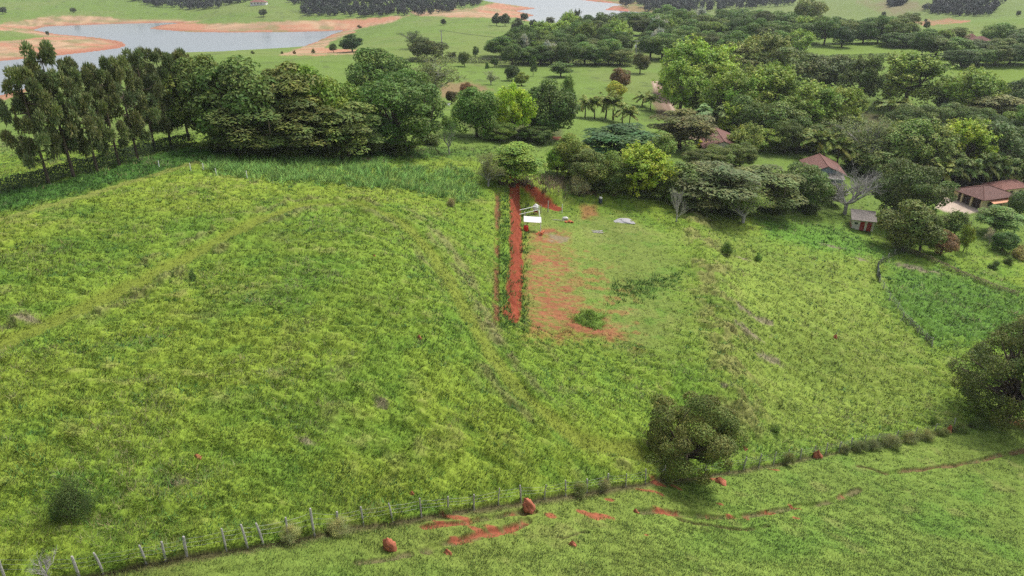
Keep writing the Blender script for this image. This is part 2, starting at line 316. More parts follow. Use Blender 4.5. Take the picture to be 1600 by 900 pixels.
def surface(x, y):
    """height with relief, albedo, and grass height for arrays of ground positions"""
    z0 = base(x, y); px, py, zc = project(x, y, z0)
    n1, n2, n3 = fbm(x/9, y/9, 1), fbm(x/2.6, y/2.6, 2), fbm(x/34, y/34, 3)
    col = np.tile(GRASS, (len(x), 1)) * (.72+.56*n1)[:, None]
    amp = np.full(len(x), .27); gh = np.full(len(x), .30)
    col = mixc(col, np.array([.22,.285,.036]), sstep(.50, .68, n3)*.6)
    hm = fbm(x/1.35, y/.95, 91, 5); h2 = fbm(x/.6, y/.42, 95, 3)
    col = mixc(col, LUSH, sstep(.50, .70, fbm(x/5, y/5, 21))*.4)
    col = mixc(col, STRAW*1.15, sstep(.56, .78, hm)*.42*sstep(.40, .66, fbm(x/7, y/7, 23))); col = mixc(col, LUSH*.85, sstep(.44, .28, hm)*.4)
    col = mixc(col, STRAW, sstep(.62, .80, n2)*.25)
    # lower pasture beyond the fence
    fx = np.array([a for a, b in FENCE]); fy = np.array([b for a, b in FENCE])
    below = (y < np.interp(x, fx, fy)) & (x > fx[0]-40)
    lowm = np.where(below, 1., 0.)
    lc = LOWER*(.74+.5*n1)[:, None]; lc = mixc(lc, LUSH, sstep(.5, .75, fbm(x/7, y/7, 9))*.5); lc = mixc(lc, np.array([.16,.18,.04]), sstep(.5, .7, n3)*.5); lc = mixc(lc, STRAW, sstep(.62,.8,n2)*.3)
    col = mixc(col, lc, lowm); amp = np.where(below, .11, amp); gh = np.where(below, .15, gh)
    dfe = near_mask(x, y, FENCE, 4)
    zadd = -.40*lowm*sstep(1.6, .0, dfe) 
    col = mixc(col, BROWN*.8, lowm*sstep(.9, .1, dfe)*.75); gh = np.where(~below & (dfe < 1.0), .38, gh)
    # right hand slope, drier, sun between clouds painted in, then the lush hollow
    k = pm(px, py, y, [(1110,350),(1250,390),(1380,400),(1380,480),(1450,560),(1490,640),(1380,680),(1180,700),(1110,560)], 60, 40, 0, 200); col = mixc(col, np.array([.215,.27,.055])*(.7+.6*n1)[:, None], k*.55)
    k = pm(px, py, y, [(1385,410),(1480,425),(1620,470),(1620,520),(1500,540),(1455,540),(1385,470)], 20, 18, 0, 220); col = mixc(col, np.array([.095,.195,.03])*(.8+.5*n2)[:, None], k*.9); gh = gh + k*.25; amp = amp + k*.2
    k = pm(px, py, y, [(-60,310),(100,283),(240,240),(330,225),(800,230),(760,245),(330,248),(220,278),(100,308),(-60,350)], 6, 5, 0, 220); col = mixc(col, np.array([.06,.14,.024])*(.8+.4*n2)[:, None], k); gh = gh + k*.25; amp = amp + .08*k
    k = pm(px, py, y, [(1180,340),(1310,350),(1400,400),(1300,395),(1200,372)], 10, 8, 0, 220); col = mixc(col, LUSH*1.25, k*.8); gh = gh + k*.2
    # everything past the first wood: short meadow turf
    farm = sstep(118, 150, y)
    mc = np.array([.135,.205,.040])*(.85+.3*n1)[:, None]; mc = mixc(mc, np.array([.17,.21,.06]), sstep(.45, .65, fbm(x/60, y/60, 7))*.6); mc = mixc(mc, np.array([.09,.12,.04]), sstep(.6, .78, fbm(x/6, y/6, 33))*.6)
    col = mixc(col, mc, farm); amp = amp*(1-farm) + .08*farm
    lit = pm(px, py, y, [(1230,70),(1470,75),(1620,110),(1620,150),(1520,140),(1440,110),(1240,100)], 14, 10, 200, 600); col = mixc(col, np.array([.16,.235,.038]), lit*.7)  # glade: sunlight between cloud shadows painted into the turf colour
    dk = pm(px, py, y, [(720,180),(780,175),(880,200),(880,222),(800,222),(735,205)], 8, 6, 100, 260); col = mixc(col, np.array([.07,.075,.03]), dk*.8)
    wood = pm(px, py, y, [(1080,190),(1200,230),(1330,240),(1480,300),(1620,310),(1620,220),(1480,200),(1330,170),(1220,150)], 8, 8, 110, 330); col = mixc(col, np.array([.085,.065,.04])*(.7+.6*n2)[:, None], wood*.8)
    # tracks
    dt = near_mask(x, y, TRACK, 6); k = 1-sstep(.7, 1.6, dt+(n2-.5)*1.0)
    col = mixc(col, np.array([.165,.195,.03])*(.85+.3*n2)[:, None], k*.8); amp = amp*(1-k*.85); gh = gh*(1-k*.55); zadd = zadd - .30*k + .16*np.exp(-((dt-2.4)/.7)**2)
    k = sstep(.9,.2,np.abs(dt-2.2))*sstep(.42,.62,fbm(x/3,y/3,41)); col = mixc(col, BROWN*1.3, k*.4); amp = amp + .3*k
    d = near_mask(x, y, MOWN, 4); k = 1-sstep(.5, 1.0, d); col = mixc(col, np.array([.19,.21,.05]), k*.8); amp = amp*(1-.7*k); gh = gh*(1-.5*k)
    d = near_mask(x, y, TRK_IN, 4); k = (1-sstep(.5, 1.6, d+(n2-.5)*1.4))*sstep(.38,.55,fbm(x/2.2,y/2.2,43)); col = mixc(col, BROWN*1.5, k*.42)
    # building pad: thin turf, bare red soil, cut faces
    nearp = np.nonzero((x > -14) & (x < 45) & (y > 60) & (y < 140))[0]
    if len(nearp):
        xi, yi = x[nearp], y[nearp]; s, kb = plat_blend(xi, yi); ins = s < .3
        kk = np.zeros(len(x)); kk[nearp] = 1-sstep(-7+5*(1-sstep(3, 9, xi)), 1.5-1.2*(1-sstep(3, 9, xi)), s+(fbm(xi/2.5, yi/2.5, 58)-.5)*5*sstep(3, 9, xi))
        pc = np.array([.165,.215,.048])*(.75+.5*n1)[:, None]; pc = mixc(pc, np.array([.22,.235,.075]), sstep(.5, .7, fbm(x/4, y/4, 59))*.5); pc = mixc(pc, LUSH, sstep(.56, .72, fbm(x/2.2, y/1.6, 60))*.5)
        col = mixc(col, pc, kk*.85); amp = amp*(1-.75*kk); gh = gh*(1-.55*kk)
        bare = pm(px, py, y, [(826,372),(880,362),(895,420),(905,470),(950,500),(975,528),(900,530),(828,522),(822,450)], 16, 16, 60, 140, 8)
        tuft = sstep(.40, .60, fbm(x/.8, y/.35, 51, 4)*.62 + fbm(x/3.2, y/3.2, 52)*.38)
        kb_ = bare*(.18+.82*(1-tuft*.9)); col = mixc(col, PALE*(.75+.5*n2)[:, None], kb_*.92); gh = gh*(1-.8*kb_)
        sp = pm(px, py, y, [(900,380),(960,420),(1010,500),(1000,545),(880,535)], 16, 14, 60, 140, 9)*sstep(.52,.64,fbm(x/1.3, y/1.3, 57)); col = mixc(col, PALE, sp*.5)
        sp = pm(px, py, y, [(905,322),(930,318),(935,336),(912,344)], 6, 5, 60, 140, 9); col = mixc(col, PALE, sp*.7); gh = gh*(1-.6*sp)
        sp = pm(px, py, y, [(847,358),(866,357),(870,363),(848,366),(846,376),(838,370)], 2.5, 2, 60, 140, 9); col = mixc(col, PALE*.9, sp*.9); gh = gh*(1-.8*sp)
        for c_, wd in ((CUT_L, .98), (CUT_B, 1.0)):
            d = near_mask(x, y, c_, 5)+(n2-.5)*.9; k = 1-sstep(wd*.75, wd*1.1, d); col = mixc(col, np.array([.255,.062,.032])*(.7+.6*n2)[:, None], k); gh = gh*(1-k); amp = amp*(1-k)+.34*k
        d = near_mask(x, y, GROOVE, 4); k = (1-sstep(.18, .6, d+(n2-.5)*.5)); zadd = zadd - .5*k; col = mixc(col, np.array([.19,.075,.045]), k*sstep(.35,.55,fbm(x/2,y/2,61))*.9); gh = gh*(1-.6*k)
    # fill bank on the right of the pad
    d = near_mask(x, y, BANK, 7); k = (1-sstep(1., 5., d+(n2-.5)*2))*sstep(.42,.62,fbm(x/2.4,y/2.4,63)); col = mixc(col, STRAW*1.05, k*.62); amp = amp + .32*k; zadd = zadd + .75*np.exp(-(d/2.2)**2)
    # erosion steps, bare soil, dead patches
    for c_, wd, dp, rd in RUTS:
        d = near_mask(x, y, c_, 5)+(n2-.5)*.5; k = 1-sstep(wd*.5, wd*1.2, d); zadd = zadd - dp*k; gh = gh*(1-.85*k)
        rr = rd*sstep(.44+.25*(1-rd), .62, fbm(x/1.5, y/1.5, 71)); k = k*sstep(.26, .45, fbm(x/2.1, y/2.1, 73)); col = mixc(col, BROWN*.9, k*.7); col = mixc(col, SOIL*(.8+.4*n2)[:, None], k*rr)
    for bx, by, w_, d_ in BARE:
        i = np.nonzero(((x-bx)/(w_*2.5))**2+((y-by)/(d_*2.5))**2 < 1)[0]
        if len(i):
            r_ = np.hypot((x[i]-bx)/w_, (y[i]-by)/d_)+(fbm(x[i]/.6, y[i]/.6, 75)-.5)*1.3; k = 1-sstep(.55, 1.0, r_)
            col[i] = mixc(col[i], SOIL*(.85+.4*n2[i])[:, None]*(.5 if w_ > 3 else 1), k*.95); gh[i] *= 1-.95*k; amp[i] *= 1-.6*k
    for bx, by, w_, d_ in DRY:
        i = np.nonzero(((x-bx)/(w_*2.5))**2+((y-by)/(d_*2.5))**2 < 1)[0]
        if len(i):
            r_ = np.hypot((x[i]-bx)/w_, (y[i]-by)/d_)+(fbm(x[i]/.7, y[i]/.7, 77)-.5)*1.5; k = 1-sstep(.5, 1.1, r_)
            col[i] = mixc(col[i], np.array([.24,.19,.14]), k*.75)
    d = near_mask(x, y, DRIVE, 8); k = 1-sstep(1.6, 2.6, d+(n2-.5)); col = mixc(col, np.array([.33,.23,.17]), k); 
    k = (1-sstep(.35,.6,np.abs(d-1.0)))*k; col = mixc(col, np.array([.48,.38,.30]), k*.8); gh = np.where(d < 2.2, 0, gh)
    k = pm(px, py, y, [(1015,150),(1032,125),(1045,150),(1050,175),(1030,185)], 4, 3, 120, 300); col = mixc(col, np.array([.20,.13,.095]), k*.8)
    k = pm(px, py, y, [(690,132),(730,128),(770,140),(720,148),(690,150)], 4, 4, 150, 400); col = mixc(col, np.array([.24,.14,.085]), k*.75)
    # yard by the garage
    k = pm(px, py, y, [(1468,307),(1497,312),(1534,329),(1500,338),(1462,325)], 2, 1.5, 120, 230); col = mixc(col, np.array([.48,.385,.31])*(.8+.4*n2)[:, None], k); gh = gh*(1-k); amp = amp*(1-.8*k)
    # drawn-down shores of the reservoir
    dz = z0 - WZ
    k = (1-sstep(.8, 2.2, dz + (fbm(x/30, y/30, 81)-.5)*2))*(y > 240)
    sh = [[(-40,66),(40,62),(90,53),(150,56),(205,69),(186,78),(90,90),(-40,104)], [(-40,44),(60,28),(130,24),(210,31),(262,33),(272,38),(60,44),(-40,52)], [(228,46),(282,34),(330,38),(460,33),(560,30),(640,24),(605,36),(548,48),(330,53)],
      [(436,86),(497,64),(524,52),(548,44),(556,50),(515,66),(505,76),(560,78),(560,84),(500,86)], [(735,14),(775,4),(840,13),(806,18),(836,25),(790,28),(720,27),(650,24),(640,18)], [(940,16),(958,8),(1012,9),(1012,21)], [(1425,33),(1480,29),(1515,33),(1490,37),(1440,39)],[(-40,138),(20,132),(28,150),(-40,166)]]
    for q in sh: k = np.maximum(k, pm(px, py, y, q, 1.6, 2.2, 240))
    band = .5+.5*np.sin(dz*7 + fbm(x/40, y/40, 83)*5)
    shc = SHORE*(.82+.3*band)[:, None]; shc = mixc(shc, np.array([.42,.19,.115]), sstep(.5, .62, fbm(x/45, y/22, 85))*.8); shc = mixc(shc, np.array([.33,.13,.08]), (1-sstep(.3, 1.0, dz))*.8)
    shc = mixc(shc, np.array([.40,.14,.095]), sstep(60, 140, x)*(y > 500)*.8)
    shc = mixc(shc, np.array([.17,.19,.07]), sstep(.56, .68, fbm(x/26, y/12, 87))*.6)
    col = mixc(col, shc, np.clip(k, 0, 1))
    # dull hill pastures far off
    k = sstep(560, 800, y)*(x > 150); col = mixc(col, np.array([.15,.19,.06]), k*.6)
    k = pm(px, py, y, [(1340,2),(1420,0),(1450,10),(1400,25)], 8, 8, 500); col = mixc(col, np.array([.20,.15,.09]), k*.7)
    # relief
    hum = (sstep(.25,.75,hm)-.5)*1.5 + .8*(h2-.5) + .5*(fbm(x/4.5, y/3.2, 93, 2)-.5)
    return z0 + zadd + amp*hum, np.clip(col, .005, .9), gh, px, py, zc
tX = np.concatenate([np.linspace(-1500, -420, 70)[:-1], np.linspace(-420, -60, 110)[:-1], np.linspace(-60, 1660, 1120), np.linspace(1660, 2020, 110)[1:], np.linspace(2020, 3100, 70)[1:]])
tX = (tX-800)/F
rows = np.concatenate([np.linspace(2400, 1340, 40)[:-1], np.linspace(1340, 960, 260)[:-1], np.linspace(960, 120, 700)[:-1], np.linspace(120, -62, 260)])
tY = np.array([plane_pt(800, r_, 38)[1] for r_ in rows])
nx, ny = len(tX), len(tY)
GX = (tX[None, :]*(tY[:, None]*CP+38*SP)).ravel(); GY = np.repeat(tY, nx)
GZ, GC, GH, GPX, GPY, GZC = surface(GX, GY)
idx = np.arange(nx*ny).reshape(ny, nx)
faces = np.stack([idx[:-1, :-1], idx[:-1, 1:], idx[1:, 1:], idx[1:, :-1]], -1).reshape(-1, 4)
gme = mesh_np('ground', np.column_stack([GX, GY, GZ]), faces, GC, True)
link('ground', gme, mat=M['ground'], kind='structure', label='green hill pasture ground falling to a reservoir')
wb = MB(); wb.add([(-1800, 240, WZ), (1800, 240, WZ), (1800, 2500, WZ), (-1800, 2500, WZ)], [(0, 1, 2, 3)])
wb.build('water', M['water'], kind='structure', label='calm grey water of the drawn down reservoir')

# ------------------------------------------------------------------ grass as stuff: blades grown on the sheet
def blades(name, idxs, nb, hmul, wfun, label, spread=1., colmul=(1,1,1), colvar=.28, hfix=None, seed=3, cat='grass', colfix=None, bend=.6):
    r = np.random.default_rng(seed); n_ = len(idxs)
    x, y, z = GX[idxs], GY[idxs], GZ[idxs]; zc = GZC[idxs]; c0 = GC[idxs] if colfix is None else np.tile(np.array(colfix), (n_, 1))
    h = (GH[idxs] if hfix is None else np.full(n_, hfix))*hmul*r.uniform(.6, 1.35, n_); w = wfun(zc)
    s = spread*r.uniform(.7, 1.3, n_)
    tv = r.uniform(1-colvar, 1+colvar, n_); hue = r.normal(0, .12, n_)
    X, Y, Z, H_, W_, C_ = [np.repeat(a, nb, 0) for a in (x, y, z, h, w, c0)]; s = np.repeat(s, nb); tv = np.repeat(tv, nb); hue = np.repeat(hue, nb); m = len(X)
    a = r.uniform(0, 2*pi, m); rad = np.sqrt(r.uniform(0, 1, m))*s
    bx, by = X + np.cos(a)*rad, Y + np.sin(a)*rad
    la = a + r.normal(0, .8, m); ln = H_*r.uniform(.2, bend*1.6, m); hh = H_*r.uniform(.6, 1.15, m)
    fa = r.uniform(0, 2*pi, m); ex, ey = np.cos(fa)*W_/2, np.sin(fa)*W_/2
    V = np.empty((m, 3, 3), np.float32)
    V[:, 0] = np.column_stack([bx-ex, by-ey, Z-.06]); V[:, 1] = np.column_stack([bx+ex, by+ey, Z-.06]); V[:, 2] = np.column_stack([bx+np.cos(la)*ln+.12*H_, by+np.sin(la)*ln, Z+hh])
    cc = C_*tv[:, None]*r.uniform(.85, 1.2, m)[:, None]*np.array(colmul); cc[:, 0] *= 1+hue; 
    cc = np.repeat(np.clip(cc, .004, .9), 3, 0)
    me = mesh_np(name, V.reshape(-1, 3), np.arange(m*3).reshape(-1, 3), cc)
    return link(name, me, mat=M['blade'], kind='stuff', label=label, cat=cat)
inview = (GPX > -420) & (GPX < 2020) & (GPY < 1040); edge = (GPX < -60) | (GPX > 1660)
prob = np.where((GZC < 190) & inview, np.where(edge, .62, .30), 0.)*sstep(190, 120, GZC)*sstep(.03, .12, GH)*(.3+.7*sstep(.35, .6, fbm(GX/.8, GY/.6, 97, 3)))
sel = np.nonzero(rng.uniform(0, 1, len(GX)) < prob)[0]
blades('pasture_grass', sel, 7, .52, lambda zc: np.clip(zc*.0011, .04, .2), 'rough yellow green pasture grass covering the hillside', spread=.35, bend=1.1, colmul=(1.02, 1.06, 1.0), colvar=.18)
def px_sel(poly, p, dmin=0, dmax=9999, seed=4, soft=2, rough=3):
    k = pm(GPX, GPY, GY, poly, soft, rough, dmin, dmax, seed); return np.nonzero(rng.uniform(0, 1, len(GX)) < k*p)[0]
blades('tall_grass', px_sel([(318,252),(420,246),(560,252),(640,262),(700,262),(735,275),(752,300),(740,316),(690,312),(640,296),(560,290),(470,283),(400,279),(330,272)], .10, 60, 200, 4, 5, 9), 20, 1, lambda zc: zc*.0009, 'tall blue green cane grass in a band below the wood', spread=.5, colfix=(.23,.42,.09), hfix=.85, seed=8, colvar=.4, bend=.9)
blades('dry_brush', px_sel([(775,272),(830,276),(900,278),(960,288),(962,308),(900,306),(868,308),(820,297),(782,290)], .16, 60, 200), 8, 1, lambda zc: zc*.0009, 'dry brown brush along the top of the red cut bank', spread=.45, colfix=(.30,.24,.14), hfix=1.1, seed=9, colvar=.4, bend=.4)
blades('lush_weeds', np.concatenate([px_sel([(955,445),(1060,425),(1062,440),(1000,470),(960,472)], .12, 60, 150, 6, 8, 12), px_sel([(780,300),(800,300),(800,510),(783,512)], .12, 60, 150, 6), px_sel([(812,300),(830,308),(825,350),(822,520),(812,520)], .10, 60, 150, 7), px_sel([(1270,350),(1310,358),(1400,395),(1400,410),(1290,372)], .05, 60, 200, 7)]), 9, 1, lambda zc: zc*.0012, 'darker green weeds in patches on the building pad', spread=.4, colfix=(.11,.24,.035), hfix=.4, seed=10)

dense = fbm(GX/6, GY/4, 111, 3)
fld = inview & (GZC < 170) & (GH > .2)
blades('weed_clumps', np.nonzero((rng.uniform(0, 1, len(GX)) < .014*sstep(.50, .66, dense)) & fld)[0], 9, .9, lambda zc: zc*.0016, 'darker broad leaved weeds dotted through the pasture', spread=.28, colfix=(.12,.25,.05), seed=12, bend=.9)
blades('dry_stalks', np.nonzero((rng.uniform(0, 1, len(GX)) < .040*sstep(.48, .68, fbm(GX/5, GY/4, 117, 3))) & fld)[0], 6, 1.25, lambda zc: np.clip(zc*.0006, .02, .1), 'pale dry grass stalks standing in the pasture', spread=.3, colfix=(.36,.34,.16), seed=13, bend=.7)
# ------------------------------------------------------------------ tree kinds: one trunk mesh and one crown mesh each, one unit wide and high
def unit(v): return v/np.maximum(np.linalg.norm(v, axis=1, keepdims=True), 1e-9)
class Leaves:
    def __init__(s, seed): s.r = np.random.default_rng(seed); s.V = []; s.C = []
    def add(s, P, Nn, L, Wd, tint, fold=.25, T=None):
        n_ = len(P); r = s.r; Nn = unit(Nn)
        T = unit(np.cross(Nn, r.normal(size=(n_, 3)))) if T is None else unit(T)
        B = unit(np.cross(Nn, T)); L = (L*r.uniform(.65, 1.3, n_))[:, None]; Wd = (Wd*r.uniform(.65, 1.3, n_))[:, None]
        q = np.stack([P-T*L*.5, P+B*Wd*.5+Nn*Wd*fold, P+T*L*.5, P-B*Wd*.5+Nn*Wd*fold], 1)
        s.V.append(q.reshape(-1, 3)); t = np.asarray(tint); t = np.tile(t, (n_, 1)) if t.ndim == 1 else t
        t = t*r.uniform(.72, 1.28, n_)[:, None]; t[:, 0] *= r.uniform(.85, 1.2, n_); s.C.append(np.repeat(t, 4, 0))
    def mesh(s, name):
        V = np.concatenate(s.V); C_ = np.clip(np.concatenate(s.C), .05, 3)
        return mesh_np(name, V, np.arange(len(V)).reshape(-1, 4), C_)
def rdirs(r, n_): return unit(r.normal(size=(n_, 3)))
def lobe_tint(r, v=.2):
    k = r.uniform(1-v, 1+v*1.3); return np.array([k*r.uniform(.9, 1.18), k, k*r.uniform(.8, 1.1)])
def limbs(mb, r, targets, z0=.28, r0=.028, rl=.011, bend=.06):
    for t in targets:
        a = Vector((r.normal()*.01, r.normal()*.01, z0*r.uniform(.75, 1.25))); b = Vector(t); m = a.lerp(b, .5)+Vector((r.normal()*bend, r.normal()*bend, -abs(r.normal())*bend*.6))
        mb.tube([a, m, b], [rl*1.25, rl*.8, rl*.35], 5)
def trunk(mb, r, zt=.42, r0=.026, lean=.02):
    mb.tube([(0, 0, -.04), (r.normal()*lean*.5, r.normal()*lean*.5, zt*.5), (r.normal()*lean, r.normal()*lean, zt)], [r0*1.25, r0, r0*.75], 8)
def make_broad(seed, nl=42, n_leaf=7500, L=.045, flat=.8, zc_=.53, rz=.40, low=-.85, lr=(.11, .20), gap=0., up=.35, rx=.37, lt=.22):
    r = np.random.default_rng(seed); lv = Leaves(seed); mb = MB(); trunk(mb, r); tg = []; lob = []
    while len(lob) < nl:
        d = rdirs(r, 1)[0]
        if d[2] < low: continue
        k = r.uniform(.55, 1.0); cc = np.array([d[0]*rx*k*r.uniform(.85, 1.12), d[1]*rx*k*r.uniform(.85, 1.12), zc_+d[2]*rz*k]); lob.append((cc, r.uniform(*lr), d))
    tot = sum(q[1]**2 for q in lob)
    for cc, rr, d in lob:
        k = int(n_leaf*rr*rr/tot); u = unit(rdirs(r, k)+d*.45+np.array([0, 0, .25])); p = cc+u*rr*np.array([1, 1, flat])*(r.uniform(.35, 1, k)**.45)[:, None]
        lv.add(p, u+.55*r.normal(size=(k, 3))+np.array([0, 0, up]), L, L*.6, lobe_tint(r, lt))
        if r.uniform() < .4: tg.append(cc)
    limbs(mb, r, tg); return mb.mesh('trunk', True), lv.mesh('crown')
def make_layered(seed, nl=60, n_leaf=10000, L=.06, rx=.40, zc_=.54, rz=.40, dens=1.):
    r = np.random.default_rng(seed); lv = Leaves(seed); mb = MB(); trunk(mb, r, .4, .024); tg = []
    for _ in range(nl):
        d = rdirs(r, 1)[0]; d[2] = abs(d[2])*1.5-.65; d /= np.linalg.norm(d)
        k = r.uniform(.5, 1.02); cc = np.array([d[0]*rx*k, d[1]*rx*k, zc_+d[2]*rz*k]); rr = r.uniform(.10, .19); m = int(n_leaf/nl)
        a = r.uniform(0, 2*pi, m); q = np.sqrt(r.uniform(0, 1, m))*rr; ox, oy = np.cos(a)*q, np.sin(a)*q
        p = np.column_stack([cc[0]+ox, cc[1]+oy, cc[2]-.45*q*q/rr+r.normal(0, .012, m)]); T = np.column_stack([ox, oy, -.3*q])+.4*d+r.normal(0, .05, (m, 3))
        lv.add(p, np.column_stack([ox*.6, oy*.6, np.full(m, rr*1.3)])+r.normal(0, rr*.35, (m, 3)), L, L*.38, lobe_tint(r, .2), .1)
        if r.uniform() < .5: tg.append(cc)
    limbs(mb, r, tg, .25, rl=.010); return mb.mesh('trunk', True), lv.mesh('crown')
def make_tufted(seed, nl=44, ns=9, n_leaf=11000, L=.042, rx=.36, zc_=.52, rz=.38, low=-.85, sl=.15, lr=.07):
    r = np.random.default_rng(seed); lv = Leaves(seed); mb = MB(); trunk(mb, r, .5, .022); tg = []
    for _ in range(nl):
        d = rdirs(r, 1)[0]
        while d[2] < low: d = rdirs(r, 1)[0]
        k = r.uniform(.5, .95); cc = np.array([d[0]*rx*k, d[1]*rx*k, zc_+d[2]*rz*k]); t = lobe_tint(r, .2)
        if r.uniform() < .5: tg.append(cc)
        for _ in range(ns):
            ax = unit((d*.8+r.normal(size=3)*.55+np.array([0, 0, .55]))[None])[0]; ln = sl*r.uniform(.6, 1.2); m = max(4, int(n_leaf/nl/ns)); s = r.uniform(0, 1, m)
            o = r.normal(size=3)*lr*.6; w_ = lr*(1-.75*s)*.55
            p = cc+o+ax*ln*s[:, None]+r.normal(size=(m, 3))*w_[:, None]; lv.add(p, r.normal(size=(m, 3))*.7+ax+np.array([0, 0, .3]), L, L*.55, t*(.9+.25*r.uniform()))
    limbs(mb, r, tg, .3); return mb.mesh('trunk', True), lv.mesh('crown')
def branchy(mb, r, p, d, ln, rad, lev, tips, spread=.6, up=.15, nseg=3):
    q = Vector(p); pp = [q.copy()]; rr = [rad]; dd = Vector(d)
    for i in range(nseg):
        dd = (dd+Vector((r.normal()*.22, r.normal()*.22, r.normal()*.15+up*.3))).normalized(); q = q+dd*ln/nseg; pp.append(q.copy()); rr.append(rad*(1-.38*(i+1)/nseg))
    mb.tube(pp, rr, 5 if lev > 1 else 4, False)
    if lev == 0: tips.append(tuple(q)); return
    for k in range(3 if lev > 1 else 3):
        a = r.uniform(0, 2*pi); s = Vector((cos(a), sin(a), up)); nd = (dd+s*spread*r.uniform(.7, 1.3)).normalized(); i = r.integers(1, nseg+1)
        branchy(mb, r, pp[i], nd, ln*r.uniform(.6, .85), rr[i]*.74, lev-1, tips, spread, up, nseg)
def make_bare(seed, lev=4, n_leaf=0, ln=.26, spread=.75, L=.03, up=.12, rad=.022):
    r = np.random.default_rng(seed); lv = Leaves(seed); mb = MB(); tips = []
    mb.tube([(0, 0, -.04), (0, 0, .12)], [rad*1.2, rad], 7)
    for k in range(5):
        a = 2*pi*k/5+r.uniform(-.4, .4); branchy(mb, r, (0, 0, .08+.05*r.uniform()), (cos(a)*.7, sin(a)*.7, r.uniform(.5, 1.1)), ln, rad*.7, lev-1, tips, spread, up)
    t = np.array(tips); lo, hi = t.min(0), t.max(0); sc = np.array([1/(hi[0]-lo[0]), 1/(hi[1]-lo[1]), 1/hi[2]]); off = np.array([(hi[0]+lo[0])/2, (hi[1]+lo[1])/2, 0])
    mb.v = [tuple((np.array(v)-off)*sc) for v in mb.v]; t = (t-off)*sc
    if n_leaf:
        p = t[r.integers(0, len(t), n_leaf)]+r.normal(size=(n_leaf, 3))*.035; lv.add(p, r.normal(size=(n_leaf, 3))+np.array([0, 0, .5]), L, L*.5, np.array([1., 1, 1])); return mb.mesh('trunk'), lv.mesh('crown')
    return mb.mesh('trunk'), None
def make_araucaria(seed, n_leaf=13500):
    r = np.random.default_rng(seed); lv = Leaves(seed); mb = MB(); lean = r.normal(0, .03, 2)
    mb.tube([(0, 0, -.03), (lean[0]*.3, lean[1]*.3, .35), (lean[0]*.7, lean[1]*.7, .7), (lean[0], lean[1], .95)], [.030, .024, .016, .006], 8); nw = 9; tufts = []
    for i in range(nw):
        z = .24+.70*i/(nw-1); R_ = (.50 if i > 1 else .36)*(1-.62*((z-.24)/.72)**2.2); c0 = np.array([lean[0]*z, lean[1]*z, z]); nb = int(r.integers(3, 6))
        for k in range(nb):
            a = r.uniform(0, 2*pi); ln = R_*r.uniform(.45, 1.15); e = c0+np.array([cos(a)*ln, sin(a)*ln, .07*r.uniform(.2, 1.3)]); m = (c0+e)/2-np.array([0, 0, .035])
            mb.tube([c0, m, e], [.006, .0045, .003], 4); tufts.append((e, r.uniform(.07, .11)))
            if ln > .17: tufts.append((m*.25+e*.75+r.normal(size=3)*.025, r.uniform(.055, .09)))
            if r.uniform() < .5: tufts.append((m+np.array([0, 0, .02])+r.normal(size=3)*.02, r.uniform(.04, .06)))
    tufts.append((np.array([lean[0], lean[1], .96]), .06)); tot = sum(q[1]**2 for q in tufts)
    for e, rr in tufts:
        m = int(n_leaf*rr*rr/tot); u = unit(rdirs(r, m)+np.array([0, 0, .35])); p = e+u*rr*np.array([1.15, 1.15, .8])*r.uniform(.45, 1, m)[:, None]
        lv.add(p, np.cross(u, r.normal(size=(m, 3))), .055, .018, lobe_tint(r, .25), .1, T=u+.25*r.normal(size=(m, 3)))
    return mb.mesh('trunk', True), lv.mesh('crown')
def make_palm(seed, nf=16, droop=.5, th=.62, fl=.5):
    r = np.random.default_rng(seed); lv = Leaves(seed); mb = MB(); lx, ly = r.normal(0, .03, 2)
    mb.tube([(0, 0, -.03), (lx*.4, ly*.4, th*.5), (lx, ly, th)], [.030, .022, .020], 7); c0 = np.array([lx, ly, th])
    for k in range(nf):
        a = 2*pi*k/nf+r.uniform(-.25, .25); el = r.uniform(-.1, 1.25); d = np.array([cos(a)*cos(el), sin(a)*cos(el), sin(el)]); L_ = fl*r.uniform(.8, 1.1); s = np.linspace(.12, 1, 12)
        P_ = c0+d*L_*s[:, None]; P_[:, 2] -= droop*L_*(s**2)*(.5+.5*cos(el)); T = np.gradient(P_, axis=0); sd_ = np.cross(T, [0, 0, 1.]); sd_ = unit(sd_); t = lobe_tint(r, .18)*np.array([1.15 if el < .1 else .95, 1, 1])
        for sg in (-1, 1):
            q = np.repeat(P_, 2, 0)+r.normal(0, .006, (24, 3)); tt = np.repeat(sd_, 2, 0)*sg*.8+np.repeat(unit(T), 2, 0)*.7-np.array([0, 0, .45]); w_ = np.repeat(np.sin(np.clip(s, 0, .97)*pi)*.10+.03, 2)
            lv.add(q+unit(tt)*w_[:, None]*.5, np.cross(tt, np.repeat(T, 2, 0))*sg+np.array([0, 0, .02]), .15, .046, t, .05, T=tt)
    return mb.mesh('trunk', True), lv.mesh('crown')
